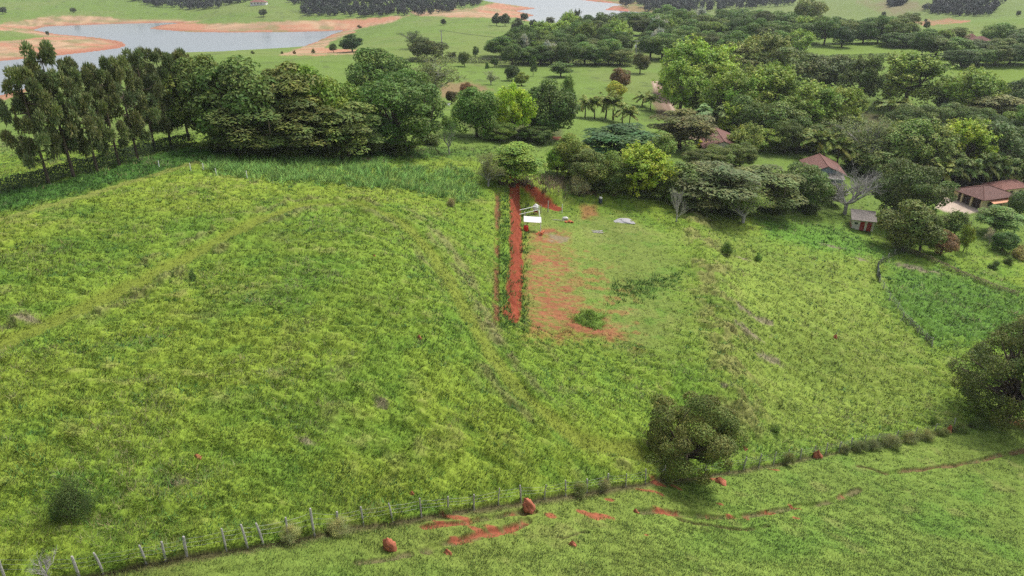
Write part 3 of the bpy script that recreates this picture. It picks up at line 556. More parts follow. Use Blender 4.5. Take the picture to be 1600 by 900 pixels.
def make_shrub(seed, nl=22, n_leaf=3500, L=.06, twig=False):
    r = np.random.default_rng(seed); lv = Leaves(seed); mb = MB(); tg = []
    for _ in range(nl):
        d = rdirs(r, 1)[0]; d[2] = abs(d[2]); k = r.uniform(.3, 1); cc = np.array([d[0]*.36*k, d[1]*.36*k, .10+d[2]*.62*k]); rr = r.uniform(.12, .22); m = int(n_leaf/nl); u = rdirs(r, m)
        p = cc+u*rr*(r.uniform(.1, 1, m)**.5)[:, None]; p[:, 2] = np.abs(p[:, 2]); lv.add(p, u+r.normal(size=(m, 3))*.6+np.array([0, 0, .3]), L, L*.45, lobe_tint(r, .25)); tg.append(cc)
    for t in tg[:12]: mb.tube([(r.normal()*.02, r.normal()*.02, -.03), Vector(t)*.55+Vector((r.normal()*.03, r.normal()*.03, .03)), t], [.014, .010, .004], 4)
    return mb.mesh('stem'), lv.mesh('foliage')
PROTO = dict(
 broad=[make_broad(s, 52, 9000) for s in (1, 2, 3, 4)], round=[make_broad(s, 40, 7500, .045, .9, .57, .38, -.8, (.12, .2)) for s in (11, 12)],
 dense=[make_broad(s, 74, 13000, .034, .6, .52, .42, -.8, (.10, .16)) for s in (15, 16)],
 layered=[make_layered(s) for s in (21, 22, 23)], feather=[make_layered(24, 70, 11000, .055), make_layered(25, 36, 5000, .07)],
 tufted=[make_tufted(s) for s in (31, 32, 33)], tall=[make_tufted(s, 30, 9, 9000, .040, .34, .55, .40, -.8, .13) for s in (35, 36)],
 wispy=[make_bare(s, 4, 2600, .22, .7, .030) for s in (41, 42)], wispyfull=[make_bare(43, 5, 5200, .2, .75, .034)],
 bare=[make_bare(45, 6, 0, .22, .95, up=.10, rad=.021), make_bare(46, 5, 0, .20, .5, up=.3, rad=.018)],
 araucaria=[make_araucaria(s) for s in (51, 52, 53, 54)], palm=[make_palm(s, 20, .55) for s in (61, 62)], bigpalm=[make_palm(63, 20, .75, .45, .55)],
 shrub=[make_shrub(s) for s in (71, 72)], fineshrub=[make_shrub(73, 34, 9000, .028)], neartree=[make_broad(87, 80, 30000, .023, .75, .50, .43, -.85, (.06, .14), rx=.47, lt=.32)], rightree=[make_broad(83, 120, 30000, .018, .7, .48, .48, -.95, (.05, .12), rx=.45, lt=.3)])
PN = {}
def grow(x, y, z, w, h, kind, col, label, name=None, cat=None, group=None, bark='bark', rz=None, crown=None):
    L = PROTO[kind]; PN[kind] = PN.get(kind, 0)+1; tm, cm = L[PN[kind] % len(L)]; sh = 'shrub' in kind
    name = name or ('shrub' if sh else 'palm_tree' if 'palm' in kind else 'araucaria_tree' if kind == 'araucaria' else 'bare_tree' if kind == 'bare' else 'leafy_tree')
    e = empty(name, (x, y, z), random.uniform(0, 6.28) if rz is None else rz, label=label, cat=cat or ('shrub' if sh else 'palm' if 'palm' in kind else 'tree'), group=group); e.scale = (w, w, h)
    t = link(('stem' if sh else 'trunk'), tm, e, M[bark]); t.material_slots[0].link = 'OBJECT'; t.material_slots[0].material = M[bark]
    if cm is not None: k = link(('foliage' if sh else 'fronds' if 'palm' in kind else 'crown'), cm, e, M['leaf']); k.color = (*[min(q*f_, .85) for q, f_ in zip(col, (2.25, 2.3, 1.5))], 1)
    return e
def tree(kind, cx, ty, by, w, col, label, dx=0, ws=1., **k):
    x, y, z = at(cx+dx, by); v = (ty-450)/F; D = y*(v*CP+SP)/(v*SP-CP); h = D-(z-CAMZ); zc = y*CP-(z-CAMZ)*SP
    cj = np.array(col)*random.uniform(.93, 1.07)
    return grow(x, y, z-.1, w*ws*zc/F, max(h, .4), kind, tuple(cj), label, **k)
DK, MD, BR, YB, OL, BO, BL, GY, BN, SIL = (.040,.072,.020), (.060,.115,.026), (.135,.205,.034), (.20,.265,.035), (.085,.100,.030), (.105,.090,.040), (.034,.070,.032), (.17,.175,.11), (.115,.065,.04), (.20,.22,.27)
# the araucaria row along the left hedge
ar = [(77,118,288,78,'leaning araucaria at the outer end of the row, over the open hedge'),(116,83,279,84,'tallest araucaria of the row, with the straightest bare trunk'),(153,104,270,66,'third araucaria from the outer end of the row by the hedge'),
 (187,108,260,68,'fourth araucaria from the outer end of the row by the hedge'),(216,100,251,66,'fifth araucaria from the outer end of the row by the hedge'),(243,90,238,66,'sixth araucaria from the outer end of the row by the hedge'),
 (268,85,230,66,'seventh araucaria from the outer end of the row by the hedge'),(296,84,222,70,'last araucaria of the row, touching the dark broad wood')]
for cx, ty, by, w, l in ar: tree('araucaria', cx-6, ty, by, w*1.02, (.078,.096,.054), l, group='araucaria row along the hedge', dx=6)
T = [  # kind, x, top, base, width, colour, label
 # the dark wood behind the cane grass
 ('broad',335,84,226,100,(.062,.090,.030),'dark broad tree with pale leaf tips beside the last araucaria'),
 ('broad',395,92,236,140,(.056,.088,.030),'broad dark green tree at the left end of the wood behind the cane grass'),
 ('layered',455,84,236,120,(.072,.090,.030),'tall olive brown flat topped tree rising over the wood by the lake view'),
 ('broad',510,104,236,100,(.085,.135,.030),'lighter green tree in the middle of the wood behind the cane grass'),
 ('layered',400,150,246,110,(.062,.088,.034),'low spreading brownish tree at the front of the wood, above the cane grass'),
 ('layered',470,142,246,110,(.066,.086,.034),'brown tinged spreading tree at the front middle of the wood'),
 ('layered',545,150,246,105,(.070,.100,.038),'drooping olive tree at the front of the wood beside the round layered tree'),
 ('dense',625,114,236,140,(.052,.095,.030),'large rounded tree with layered deep green foliage at the right end of the wood'),
 ('broad',590,76,166,95,(.058,.098,.030),'bushy green tree standing behind the round layered tree'),
 ('wispyfull',668,88,160,100,(.105,.125,.06),'thin grey green tree with fine twigs behind the round layered tree'),
 ('round',640,110,180,70,(.062,.11,.03),'mid green tree between the thin grey green tree and the round layered tree'),
 ('shrub',700,165,200,36,(.07,.12,.03),'low green bush at the right edge of the round layered tree'),
 ('wispy',703,187,240,30,(.055,.105,.03),'slender young tree with a bare stem alone on the lawn'),
 # meadow and garden trees in the middle
 ('round',726,80,104,21,(.062,.09,.028),'round green tree planted in front of the long hedge'),('shrub',761,94,107,9,(.045,.085,.024),'tiny dark seedling in the hedged meadow'),('round',773,90,105,14,(.042,.07,.022),'small round dark tree with a short stem in the hedged meadow'),
 ('wispyfull',767,109,132,22,(.16,.18,.13),'grey leaved thin tree in the hedged meadow'),('broad',800,102,126,26,(.036,.06,.022),'dark bushy tree near the meadow bank, left of the slim tree'),('tall',833,87,119,15,(.055,.09,.028),'slim upright tree standing alone in the hedged meadow'),
 ('broad',815,112,134,26,(.10,.13,.03),'yellow green shrubby tree below the dark bushy tree'),('broad',728,129,146,22,BN,'small brown red bush above the bright garden trees'),('round',706,141,162,22,(.052,.045,.026),'small dark brown tree with a short trunk on the lawn edge'),
 ('layered',876,93,120,40,(.06,.105,.028),'green spreading tree leaning over the meadow by the slim tree'),('broad',969,106,137,37,(.095,.062,.04),'rounded brown leaved tree at the meadow edge'),('round',1000,83,115,32,(.06,.068,.026),'small dome crowned tree with a clear trunk below the transformer pole'),
 ('shrub',885,84,98,17,(.11,.045,.035),'maroon bush at the long hedge'),('wispy',820,80,98,16,(.16,.14,.10),'leafless pale small tree in front of the wood by the hedge'),
 ('broad',745,136,214,68,(.062,.112,.032),'deep green bushy tree left of the bright yellow green tree'),('tufted',803,128,214,66,(.19,.27,.035),'bright yellow green tree in the middle of the garden'),
 ('broad',858,126,214,84,(.050,.082,.026),'wide dark tree right of the bright yellow green tree'),('tall',885,116,190,30,(.082,.135,.045),'pale green tall tree behind the wide dark garden tree'),
 ('layered',803,219,290,84,(.105,.165,.036),'spreading feathery tree on the lawn above the red cut bank'),('wispyfull',764,236,290,42,(.12,.13,.07),'grey thin tree beside the feathery tree above the red bank'),
 ('broad',962,127,156,32,(.20,.22,.05),'yellowish tree beside the palm group on the meadow edge'),('feather',965,186,256,112,(.034,.075,.034),'wide dark blue green tree with layered fronds below the palms'),
 ('tufted',997,227,304,96,(.135,.185,.030),'bushy yellow green tree behind the building pad'),('layered',1062,166,232,92,(.072,.078,.032),'olive brown umbrella shaped tree left of the first tiled roof'),
 ('broad',1022,205,250,60,(.105,.155,.045),'soft green tree between the blue green tree and the umbrella tree'),('broad',888,210,276,56,(.095,.125,.036),'mixed green and rusty bush at the left of the dark blue green tree'),
 ('broad',915,232,292,62,(.080,.105,.040),'dull green bush above the brown brush bank'),('broad',945,238,296,54,(.088,.125,.034),'olive bush between the brush bank and the yellow green bush'),('tufted',870,230,276,40,(.12,.20,.04),'light green bush on the right edge of the small lawn'),
 ('shrub',903,262,300,40,(.20,.20,.15),'grey leaved shrub over the brown brush bank'),
 ('broad',1060,256,318,70,(.075,.11,.04),'mid green tree behind the bare grey shrub'),('feather',1110,246,330,120,(.062,.080,.042),'wide dark feathery tree with exposed grey branches'),('layered',1185,252,328,110,(.072,.095,.034),'feathery green tree behind the small pale stemmed tree'),
 ('broad',1250,256,326,78,(.055,.085,.030),'dark glossy rounded tree before the second tiled house'),('wispyfull',1157,284,348,68,(.125,.17,.055),'small pale stemmed tree with light airy leaves at the field edge'),
 ('bare',1059,288,346,36,GY,'leafless grey shrub like tree at the edge of the building pad'),('tufted',1162,190,244,56,(.13,.165,.05),'soft olive green tree right of the first tiled roof'),('shrub',1097,212,232,28,(.24,.26,.04),'yellow flowering bush beside the first tiled roof'),
 ('shrub',1140,215,240,30,(.15,.13,.10),'grey twiggy bush right of the first tiled roof'),
 ('bare',1328,254,338,108,GY,'leafless pale grey tree in front of the second tiled house'),('dense',1408,248,352,122,(.058,.082,.028),'largest dark tree between the bare grey tree and the garage'),
 ('broad',1412,314,390,100,(.072,.092,.030),'broad olive tree with yellow leaf tips right of the white shed'),('round',1437,330,392,60,(.06,.085,.03),'dark green tree behind the reddish bush'),('broad',1469,362,399,44,(.125,.085,.06),'reddish bush with dusty pink leaves at the foot of the olive tree'),
 ('tall',1505,352,393,28,(.125,.165,.032),'narrow yellow green conical tree near the garage yard'),('layered',1553,318,366,64,(.08,.135,.045),'green spreading tree in front of the garage'),('wispy',1545,356,382,22,(.22,.20,.18),'grey half bare small tree below the spreading garden tree'),
 ('broad',1592,292,338,50,(.055,.09,.035),'dark tree at the right end of the garage'),('tufted',1490,330,370,50,(.095,.14,.055),'grey green rounded tree beside the garage yard'),('broad',1565,362,392,40,(.045,.09,.03),'low dark spreading bush in the garden below the garage'),
 ('shrub',1590,375,402,40,(.14,.125,.06),'brownish bush in the garden below the garage'),('shrub',1552,402,420,20,(.05,.08,.03),'small dark bush alone in the lower garden grass'),('shrub',1575,392,412,22,(.07,.10,.035),'small green bush beside the brownish garden bush'),
 # the big bright grove
 ('tufted',1092,55,150,112,(.125,.185,.040),'tallest bright green tree of the grove by the dirt drive'),('tufted',1062,92,178,84,(.125,.185,.040),'bright green tree leaning over the dirt drive'),('tall',1135,104,198,100,(.110,.165,.036),'bright tree in the grove, just right of the tallest one'),
 ('tufted',1192,106,200,105,(.110,.160,.036),'wide bright tree in the middle of the grove'),('tufted',1250,122,212,104,(.105,.155,.036),'bright tree at the right side of the grove above the palms'),('tall',1300,136,214,84,(.125,.165,.038),'yellow green tree at the right end of the grove'),
 ('broad',1215,160,224,80,(.075,.11,.036),'darker tree in front of the grove above the palm row'),('broad',1165,150,214,70,(.06,.095,.032),'dark tree in the shade under the grove'),
 ('tall',1140,66,128,84,(.095,.12,.04),'dull green tree behind the tallest bright tree'),('tufted',1185,48,124,96,(.105,.13,.042),'olive yellow tree behind the grove at the wood edge'),('broad',1230,74,138,74,(.07,.095,.038),'grey green tree behind the grove, left of the glade'),
 ('broad',1292,84,142,84,(.055,.075,.034),'dark rounded tree at the near edge of the glade'),('tall',1340,86,166,72,(.062,.09,.034),'dark tree with a pale forked trunk near the pink wall'),('tufted',1412,84,168,110,(.095,.14,.034),'large bright tree standing against the glade'),
 ('tufted',1508,102,190,96,(.105,.155,.032),'bright tree right of the large glade tree'),('layered',1548,140,206,80,(.075,.085,.034),'bronze tinged tree beside the blue sheet roof'),('broad',1585,122,200,72,(.045,.07,.03),'dark tree above the round clipped bushes'),
 ('dense',1592,164,226,60,(.08,.13,.036),'mid green bush beside the round clipped bush'),('dense',1560,180,226,58,(.05,.085,.034),'round clipped looking dark bush behind the big garden trees'),
 ('wispyfull',1345,178,262,92,(.10,.12,.06),'grey green airy tree in front of the pink wall'),('broad',1395,186,270,90,(.082,.12,.04),'mid green tree in the middle of the garden wood'),('tufted',1440,184,274,88,(.115,.15,.055),'pale topped tree in the garden wood'),
 ('tufted',1490,190,276,84,(.16,.215,.036),'bright yellow green tree in the garden wood'),('broad',1555,192,276,96,(.055,.085,.034),'dark broad tree at the right of the garden wood'),('broad',1375,236,282,70,(.075,.105,.036),'low tree behind the bare grey tree'),
 ('shrub',1230,55,76,66,(.13,.19,.14),'pale blue green mound of bamboo at the glade edge'),
 # lone trees toward the lake
 ('broad',551,53,81,39,(.026,.052,.022),'very dark round topped tree on the lakeside meadow'),('wispyfull',647,47,76,40,(.045,.065,.03),'dark flat topped tree behind the utility pole meadow'),('broad',668,59,94,52,(.052,.068,.032),'grey green umbrella tree beside the dark flat topped tree'),
 ('round',521,68,82,14,(.05,.08,.032),'small round bush left of the very dark tree'),('shrub',706,76,88,24,(.06,.075,.035),'low round bush at the foot of the utility pole'),('broad',743,72,88,11,(.05,.08,.03),'tiny tree on the meadow between hedge and hill'),
 ('broad',693,29,39,10,(.04,.055,.03),'tiny lone tree high on the hill meadow'),('shrub',562,37,44,10,(.09,.07,.04),'brown bush on the far shore dirt'),('shrub',460,75,84,8,(.10,.07,.045),'smallest brown bush on the near bank by the water'),('shrub',490,73,83,8,(.08,.085,.04),'small dull bush on the near bank beside the red earth'),
 ('broad',776,20,40,17,(.035,.05,.03),'dark tree at the left end of the lakeside clump'),('broad',789,21,41,18,(.04,.056,.03),'second dark tree of the lakeside clump'),('broad',808,28,49,22,(.042,.055,.032),'larger brownish dark tree of the lakeside clump'),('round',819,20,34,14,(.03,.044,.03),'round black green tree standing out over the water'),
 ('broad',833,30,49,14,(.028,.045,.026),'narrow dark tree at the right end of the lakeside clump'),('layered',860,24,40,16,(.075,.085,.06),'small flat topped pale tree against the water'),('tall',900,13,50,20,(.042,.058,.036),'tall ragged tree standing above the wood against the water'),
 ('broad',795,50,90,40,(.055,.085,.03),'first tree of the wood beside the hill meadow'),
 # field
 ('shrub',301,411,436,16,(.05,.085,.03),'single dark sapling in the middle of the left field'),('shrub',1135,370,398,23,(.065,.105,.03),'dark green bush on the slope right of the building pad'),('shrub',1184,389,406,17,(.06,.11,.028),'low round bush on the slope, smaller than its neighbour'),
 ('fineshrub',1210,655,675,24,(.075,.12,.03),'low weedy bush in the grass above the fence shrubs'),
]
for k, cx, ty, by, w, col, l in T: tree(k, cx, ty, by, w*(1.22 if 70 < by < 400 and w > 45 and not (cx > 1250 and by > 290) else 1.04), col, l, bark='greybark' if k in ('bare', 'wispyfull', 'wispy') else 'bark')
tree('neartree', 1070, 614, 738, 152, (.066,.082,.030), 'dark leafy tree growing through the pasture fence', rz=1., name='leafy_tree')
tree('rightree', 1570, 498, 657, 180, (.062,.084,.030), 'big dense dark tree beside the end of the fence shrubs', rz=2., name='leafy_tree')
tree('fineshrub', 118, 722, 804, 80, (.036,.058,.022), 'dark thorny shrub alone in the left field above the fence', name='shrub')
# low growth filling the woods between the trunks
for i, (cx, by, w, h) in enumerate([(345,236,60,34),(400,244,70,36),(455,246,80,38),(520,246,80,40),(575,240,70,40),(620,236,90,40),(670,226,50,34),(1090,335,60,26),(1140,335,60,26),(1210,330,70,26),(1260,330,50,22),(1000,305,70,30),(930,296,60,26),(1100,185,60,30),(1140,205,60,26),(1190,210,70,28),(1240,215,70,30),(1290,218,60,28),(1340,268,70,28),(1390,278,70,28),(1440,282,70,28),(1490,284,70,28),(1540,282,70,28),(1590,270,60,28),(1090,160,60,30),(1500,196,70,30),(1560,210,60,28)]):
    tree('shrub', cx, by-h, by, w, (.055,.075,.028), 'low dark undergrowth bush filling the foot of the wood', group='undergrowth bushes of the woods')
G3 = 'trees of the garden wood'
for by, x0, x1, st, h, pal in [(150,1060,1240,38,52,0),(184,1085,1330,40,56,0),(212,1140,1340,42,50,0),(236,1190,1330,40,44,1),(216,1410,1610,42,50,1),(244,1395,1610,40,50,1),(128,1100,1240,36,46,1),(170,1480,1610,42,46,1)]:
    x = x0
    while x < x1:
        k, col, l = [('tufted', (.115,.165,.036), 'bright green tree'), ('broad', (.066,.095,.032), 'dark green tree'), ('tall', (.095,.135,.036), 'mid green tree'), ('dense', (.062,.090,.030), 'dark clumped tree')][random.choices((0, 1, 2, 3), ((4, 2, 3, 1), (1.5, 3, 2, 2))[pal])[0]]
        tree(k, x, by-h*random.uniform(.8, 1.15), by+random.uniform(-4, 4), random.uniform(52, 76), np.array(col)*random.uniform(.85, 1.15), l+' filling the wood around the garden houses', group=G3); x += st*random.uniform(.8, 1.2)
for cx, ty, by, w, col, l in [(1118,226,262,60,(.085,.11,.036),'olive bush hiding the front of the first tiled house'),(1155,222,262,54,(.075,.105,.034),'green bush at the right front corner of the first tiled house'),(1088,232,262,50,(.07,.09,.03),'dark bush at the left front of the first tiled house'),(1262,270,306,56,(.06,.09,.03),'dark green tree covering the left front of the second tiled house'),(1298,284,318,44,(.075,.10,.036),'low bush at the foot of the bare grey tree'),(1000,250,300,70,(.10,.14,.034),'green bush behind the yellow green tree at the pad'),(960,256,304,56,(.062,.09,.028),'dark bush at the back of the building pad'),(1035,262,312,60,(.07,.10,.03),'dark green bush between the yellow green tree and the bare shrub'),(838,196,222,60,(.05,.08,.026),'dark bush under the wide dark garden tree'),(780,190,220,60,(.07,.11,.03),'bush under the bright yellow green tree')]: tree('dense', cx, ty, by, w*1.1, col, l)
# palms
for cx, ty, by, w, l, g, kk in [
 (914,150,184,24,'leftmost palm of the meadow palm group',None,'palm'),(929,152,186,22,'second palm of the meadow palm group',None,'palm'),(946,142,186,30,'dark topped palm behind the thick trunked palm',None,'palm'),(958,150,188,32,'thick trunked palm in the middle of the meadow palm group',None,'palm'),
 (972,164,194,24,'short yellowish palm at the right of the meadow palm group',None,'palm'),(983,168,198,22,'rightmost small palm of the meadow palm group',None,'palm'),(1003,144,166,22,'small palm on the left side of the dirt drive',None,'palm'),(1016,150,172,20,'small yellow palm beside the dirt drive',None,'palm'),
 (1106,144,206,50,'big drooping palm in front of the bright grove',None,'bigpalm'),
 (1243,200,240,30,'palm at the left end of the row by the second house',None,'palm'),(1273,204,252,32,'tall palm with yellow lower fronds by the second house',None,'palm'),(1285,202,254,30,'tall palm right behind the second house roof',None,'palm'),(1307,214,262,32,'palm with a pale dead frond skirt by the second house',None,'palm'),(1327,220,264,30,'palm right of the one with the dead frond skirt',None,'palm'),(1345,222,262,28,'palm behind the bare grey tree',None,'palm'),
 (1388,154,184,26,'yellow green palm in the sunny garden',None,'palm'),(1405,156,182,24,'second yellow green palm in the sunny garden',None,'palm'),(1372,155,172,14,'small young palm on the garden lawn',None,'palm'),(1440,152,204,44,'drooping grey palm left of the blue sheet roof',None,'bigpalm'),(1468,146,200,46,'tall drooping palm in front of the blue sheet roof',None,'bigpalm'),(1480,172,214,40,'low drooping palm below the blue sheet roof',None,'bigpalm'),
 (1462,250,294,36,'palm with an orange dying frond at the start of the palm belt',None,'palm')]: tree('palm' if kk == 'palm' else kk, cx, ty-5, by, w*1.7, (.115,.14,.045) if kk == 'palm' else (.085,.125,.065), l)
for i in range(13): tree('palm', 1478+i*10.5+random.uniform(-3, 3), 238+random.uniform(-6, 8), 296+random.uniform(-4, 3), 46, (.085,.115,.045), 'palm standing in the dense belt of palms behind the garage', group='palm belt behind the garage')
# the wood beyond the hedged meadow, tree by tree
G1 = 'trees of the wood beyond the long hedge'
kinds = [('broad', DK, 'dark green broad tree inside the dense wood beyond the long hedge'), ('round', (.05,.085,.028), 'rounded green tree inside the dense wood beyond the long hedge'), ('dense', (.062,.082,.032), 'olive green tree inside the dense wood beyond the long hedge'), ('tufted', (.085,.125,.036), 'lighter green tree inside the dense wood beyond the long hedge')]
for by, x0, x1, st, h in [(100,800,985,22,33),(90,785,1060,24,34),(79,815,1075,26,35),(67,850,1150,28,36),(57,890,1250,30,35),(47,985,1240,30,32),(92,1100,1150,26,36),(80,1110,1250,28,40),(68,1165,1400,27,40),(58,1255,1420,27,34)]:
    x = x0
    while x < x1:
        k, col, l = kinds[random.choices((0, 1, 2, 3), (3, 3.4, 3, 2.6))[0]]; hh = h*random.uniform(.8, 1.25)
        if abs(x-993) > 9 or by > 95: tree(k, x, by-hh, by+random.uniform(-3, 3), random.uniform(42, 60), np.array(col)*random.uniform(.8, 1.65), l, group=G1)
        x += st*random.uniform(.75, 1.25)
for cx, ty, by, w, l in [(1028,24,67,34,'white blossoming tree near the top of the wood beyond the hedge'),(1025,42,80,28,'white blossoming tree in the middle of the wood beyond the hedge'),(818,54,90,22,'grey white blossoming tree at the meadow end of the wood'),(858,62,95,26,'grey blossoming tree low in the wood beyond the hedge'),(1090,10,50,28,'pale blossoming tree on the skyline of the wood')]:
    tree('tufted', cx, ty, by, w, SIL, l, name='blossoming_tree')
for cx, ty, by, w, col, l in [(1262,-4,52,60,(.10,.125,.05),'tallest grey green tree on the skyline of the upper wood'),(1315,42,74,40,(.028,.055,.024),'very dark round tree at the upper edge of the glade')]: tree('round', cx, ty, by, w, col, l)
G2 = 'trees of the wood past the glade'
for by, x0, x1, st, h in [(102,1500,1610,26,28),(88,1440,1620,24,32),(74,1400,1500,24,28),(72,1555,1620,26,34)]:
    x = x0
    while x < x1:
        k, col, l = kinds[random.choices((0, 1, 2, 3), (4, 3, 3, 1.2))[0]]; l = l.replace('inside the dense wood beyond the long hedge', 'in the wood past the bright glade')
        tree(k, x, by-h*random.uniform(.8, 1.2), by+random.uniform(-2, 2), random.uniform(44, 62), np.array(col)*random.uniform(.8, 1.6), l, group=G2); x += st*random.uniform(.8, 1.2)
tree('shrub', 1567, 76, 90, 26, (.19,.27,.04), 'bright lime green bush in the wood past the glade')
for cx, ty, by, w, l in [(1447,33,46,11,'small round tree on the far hillside below the big dark copse'),(1590,16,26,8,'tiny bush on the far right hillside crest'),(1380,18,26,8,'small shrub on the far pasture under the hill'),(75,48,56,6,'lone bush beside the far water'),(115,12,20,11,'dark bush on the green rise across the lake'),(5,10,22,16,'dark bush at the left end of the rise across the lake'),(412,14,26,16,'pair like dark tree on the green hill across the lake'),(1446,29,35,5,'brown bush on the far red earth')]: tree('round', cx, ty, by, w, (.045,.06,.036), l)
for i, (cx, by, w, l) in enumerate([(395,84,8,'dark sapling on the crest above the lake'),(441,84,7,'bushy sapling on the bank crest above the lake')]): tree('shrub', cx, by-7, by, w, (.06,.07,.035), l)
# far woods that read as one mass
def mass(name, label, polys, n_, hpx, wpx, seed, col=(.042,.060,.040)):
    r = np.random.default_rng(seed); lv = Leaves(seed); k = 0
    for poly in polys:
        xs = [a for a, b in poly]; ys = [b for a, b in poly]; m = 0
        while m < n_:
            a, b = r.uniform(min(xs), max(xs)), r.uniform(min(ys), max(ys))
            if poly_sd(np.array([a]), np.array([b]), poly)[0] > 0: continue
            m += 1; x, y, z = at(a, b, 200); zc = y*CP-(z-CAMZ)*SP; h = hpx*zc/F*r.uniform(.75, 1.3); w_ = wpx*zc/F*r.uniform(.7, 1.3); t = lobe_tint(r, .35)*np.array(col); q = 70
            u = unit(rdirs(r, q)+np.array([0, 0, .4])); p = np.array([x, y, z+h*.55])+u*np.array([w_/2, w_/2, h*.5])*r.uniform(.6, 1, q)[:, None]; lv.add(p, u+r.normal(size=(q, 3))*.4, w_*.30, w_*.2, t)
    return link(name, lv.mesh(name), None, M['wood'], kind='stuff', label=label, cat='wood')
M['wood'] = mat_leaf('wood_foliage', False, .15)
mass('far_wood', 'dark bluish wood on the hillsides across the water', [[(445,0),(470,14),(478,26),(600,27),(700,22),(752,8),(752,-14),(440,-14)]], 620, 9, 9, 5)
mass('far_wood', 'thin dark wood along the shore hill at the upper left', [[(190,-2),(240,10),(330,19),(345,12),(400,0),(400,-12),(180,-12)]], 300, 9, 9, 6, (.045,.065,.040))
mass('far_wood', 'dark copses on the far right pasture hills', [[(1440,17),(1475,25),(1545,26),(1570,6),(1560,-8),(1480,-8)],[(1388,12),(1410,8),(1425,-8),(1395,-8)]], 240, 9, 9, 7)
mass('far_wood', 'wooded ridge behind the red spit of the upper lake', [[(968,10),(1010,18),(1040,22),(1180,14),(1240,8),(1240,-14),(975,-12)]], 420, 10, 10, 8, (.045,.062,.046))
# hedges
def hedge(px, hm, wm, col, label, nper=60, L=.35, seed=1, name='hedge'):
    r = np.random.default_rng(seed); lv = Leaves(seed); P_ = [at(a, b) for a, b in px]; mb = MB()
    o = np.array(P_[0])
    for A_, B_ in zip(P_[:-1], P_[1:]):
        A_, B_ = np.array(A_), np.array(B_); ln = np.linalg.norm(B_-A_); m = int(ln*nper); d = (B_-A_)/ln; sd_ = np.array([-d[1], d[0], 0]); s = r.uniform(0, 1, m); a = r.uniform(0, pi, m); q = r.uniform(.6, 1, m)**.5
        bump = (.75+.5*fbm(s*ln/2.2+A_[0], s*0+A_[1], 3, 3)); hh = hm*bump
        p = A_+(B_-A_)*s[:, None]+sd_*(np.cos(a)*q*wm/2)[:, None]; p[:, 2] += np.sin(a)*q*hh; lv.add(p-o, sd_*np.cos(a)[:, None]+np.array([0, 0, 1.])*np.sin(a)[:, None]+r.normal(size=(m, 3))*.6, L, L*.55, (r.uniform(.75, 1.3, m)[:, None]*np.ones(3)))
        for k in range(int(ln/2)): q_ = A_+(B_-A_)*r.uniform(); mb.tube([q_-o-np.array([0, 0, .1]), q_-o+np.array([r.normal()*.1, r.normal()*.1, hm*.6])], [.05, .02], 4)
    e = empty(name, tuple(o), label=label, cat='hedge'); k = link('foliage', lv.mesh('foliage'), e, M['leaf']); k.color = (*[q*1.6 for q in col], 1); mb.build('stem', M['bark'], e); return e
hedge([(-40,318),(0,303),(60,289),(110,274),(170,258),(230,241),(300,224)], 2.0, 2.4, (.040,.065,.026), 'dense dark hedge running under the araucaria row', 260, .24, 1)
hedge([(640,97),(700,97),(760,98),(830,99),(900,101),(960,102),(1010,98)], 2.4, 3, (.075,.085,.045), 'long low hedge between the meadow and the dark wood', 50, .55, 2)
hedge([(1392,384),(1440,400),(1500,428),(1560,452),(1592,462)], .8, 1.3, (.15,.12,.075), 'low dry brush hedge between the lush hollow and the garden', 110, .2, 3)
hedge([(1210,85),(1290,92),(1380,88),(1440,100)], 1.6, 2.5, (.07,.10,.04), 'weedy hedge along the far edge of the glade', 30, .5, 4)
# shrubs grown into the pasture fence
for cx, ty, by, w, k, col, l in [(78,868,902,56,'bare',None,'tangled heap of dead branches caught on the fence by the corner post'),(455,808,838,40,'fineshrub',(.17,.18,.10),'grey green thorny shrub on the fence beside the tallest post'),(528,800,830,46,'fineshrub',(.15,.16,.09),'grey thorny shrub on the fence, right of the tallest post'),
 (700,786,800,20,'fineshrub',(.09,.13,.04),'small green weed clump at the foot of a fence post'),(905,746,768,34,'fineshrub',(.10,.12,.05),'green shrub tangled in the wires at mid fence'),(945,738,762,26,'fineshrub',(.15,.15,.10),'grey shrub tangled in the wires at mid fence'),
 (1232,697,722,26,'fineshrub',(.10,.11,.055),'dark bush on the fence beside a red earth mound'),(1320,690,706,20,'fineshrub',(.070,.085,.04),'small brownish shrub on the fence, first of the thick run'),(1342,681,702,32,'fineshrub',(.065,.080,.04),'second brown grey shrub of the thick fence run'),(1364,679,700,34,'fineshrub',(.070,.085,.045),'third brown grey shrub of the thick fence run'),(1390,668,696,42,'fineshrub',(.095,.105,.06),'largest grey shrub of the thick fence run'),
 (1420,668,688,32,'fineshrub',(.11,.12,.06),'squat shrub right of the largest fence shrub'),(1446,664,684,34,'fineshrub',(.12,.13,.06),'shrub on the fence before the last red mound'),(1473,662,678,24,'fineshrub',(.10,.12,.05),'shrub growing behind the last red mound on the fence'),(1500,654,672,30,'fineshrub',(.09,.12,.045),'low green shrub near the end of the fence'),(1528,648,666,34,'fineshrub',(.08,.115,.045),'weedy bush at the end of the fence under the big dark tree'),
 (1458,640,662,18,'fineshrub',(.09,.13,.04),'weedy bush in the grass just uphill of the fence end'),(705,300,322,18,'fineshrub',(.15,.13,.09),'dry brown tussock at the end of the cane grass')]:
    tree(k, cx, ty, by, w, col or GY, l, name='dead_branch_heap' if k == 'bare' else 'shrub', cat='branches' if k == 'bare' else 'shrub', bark='greybark')
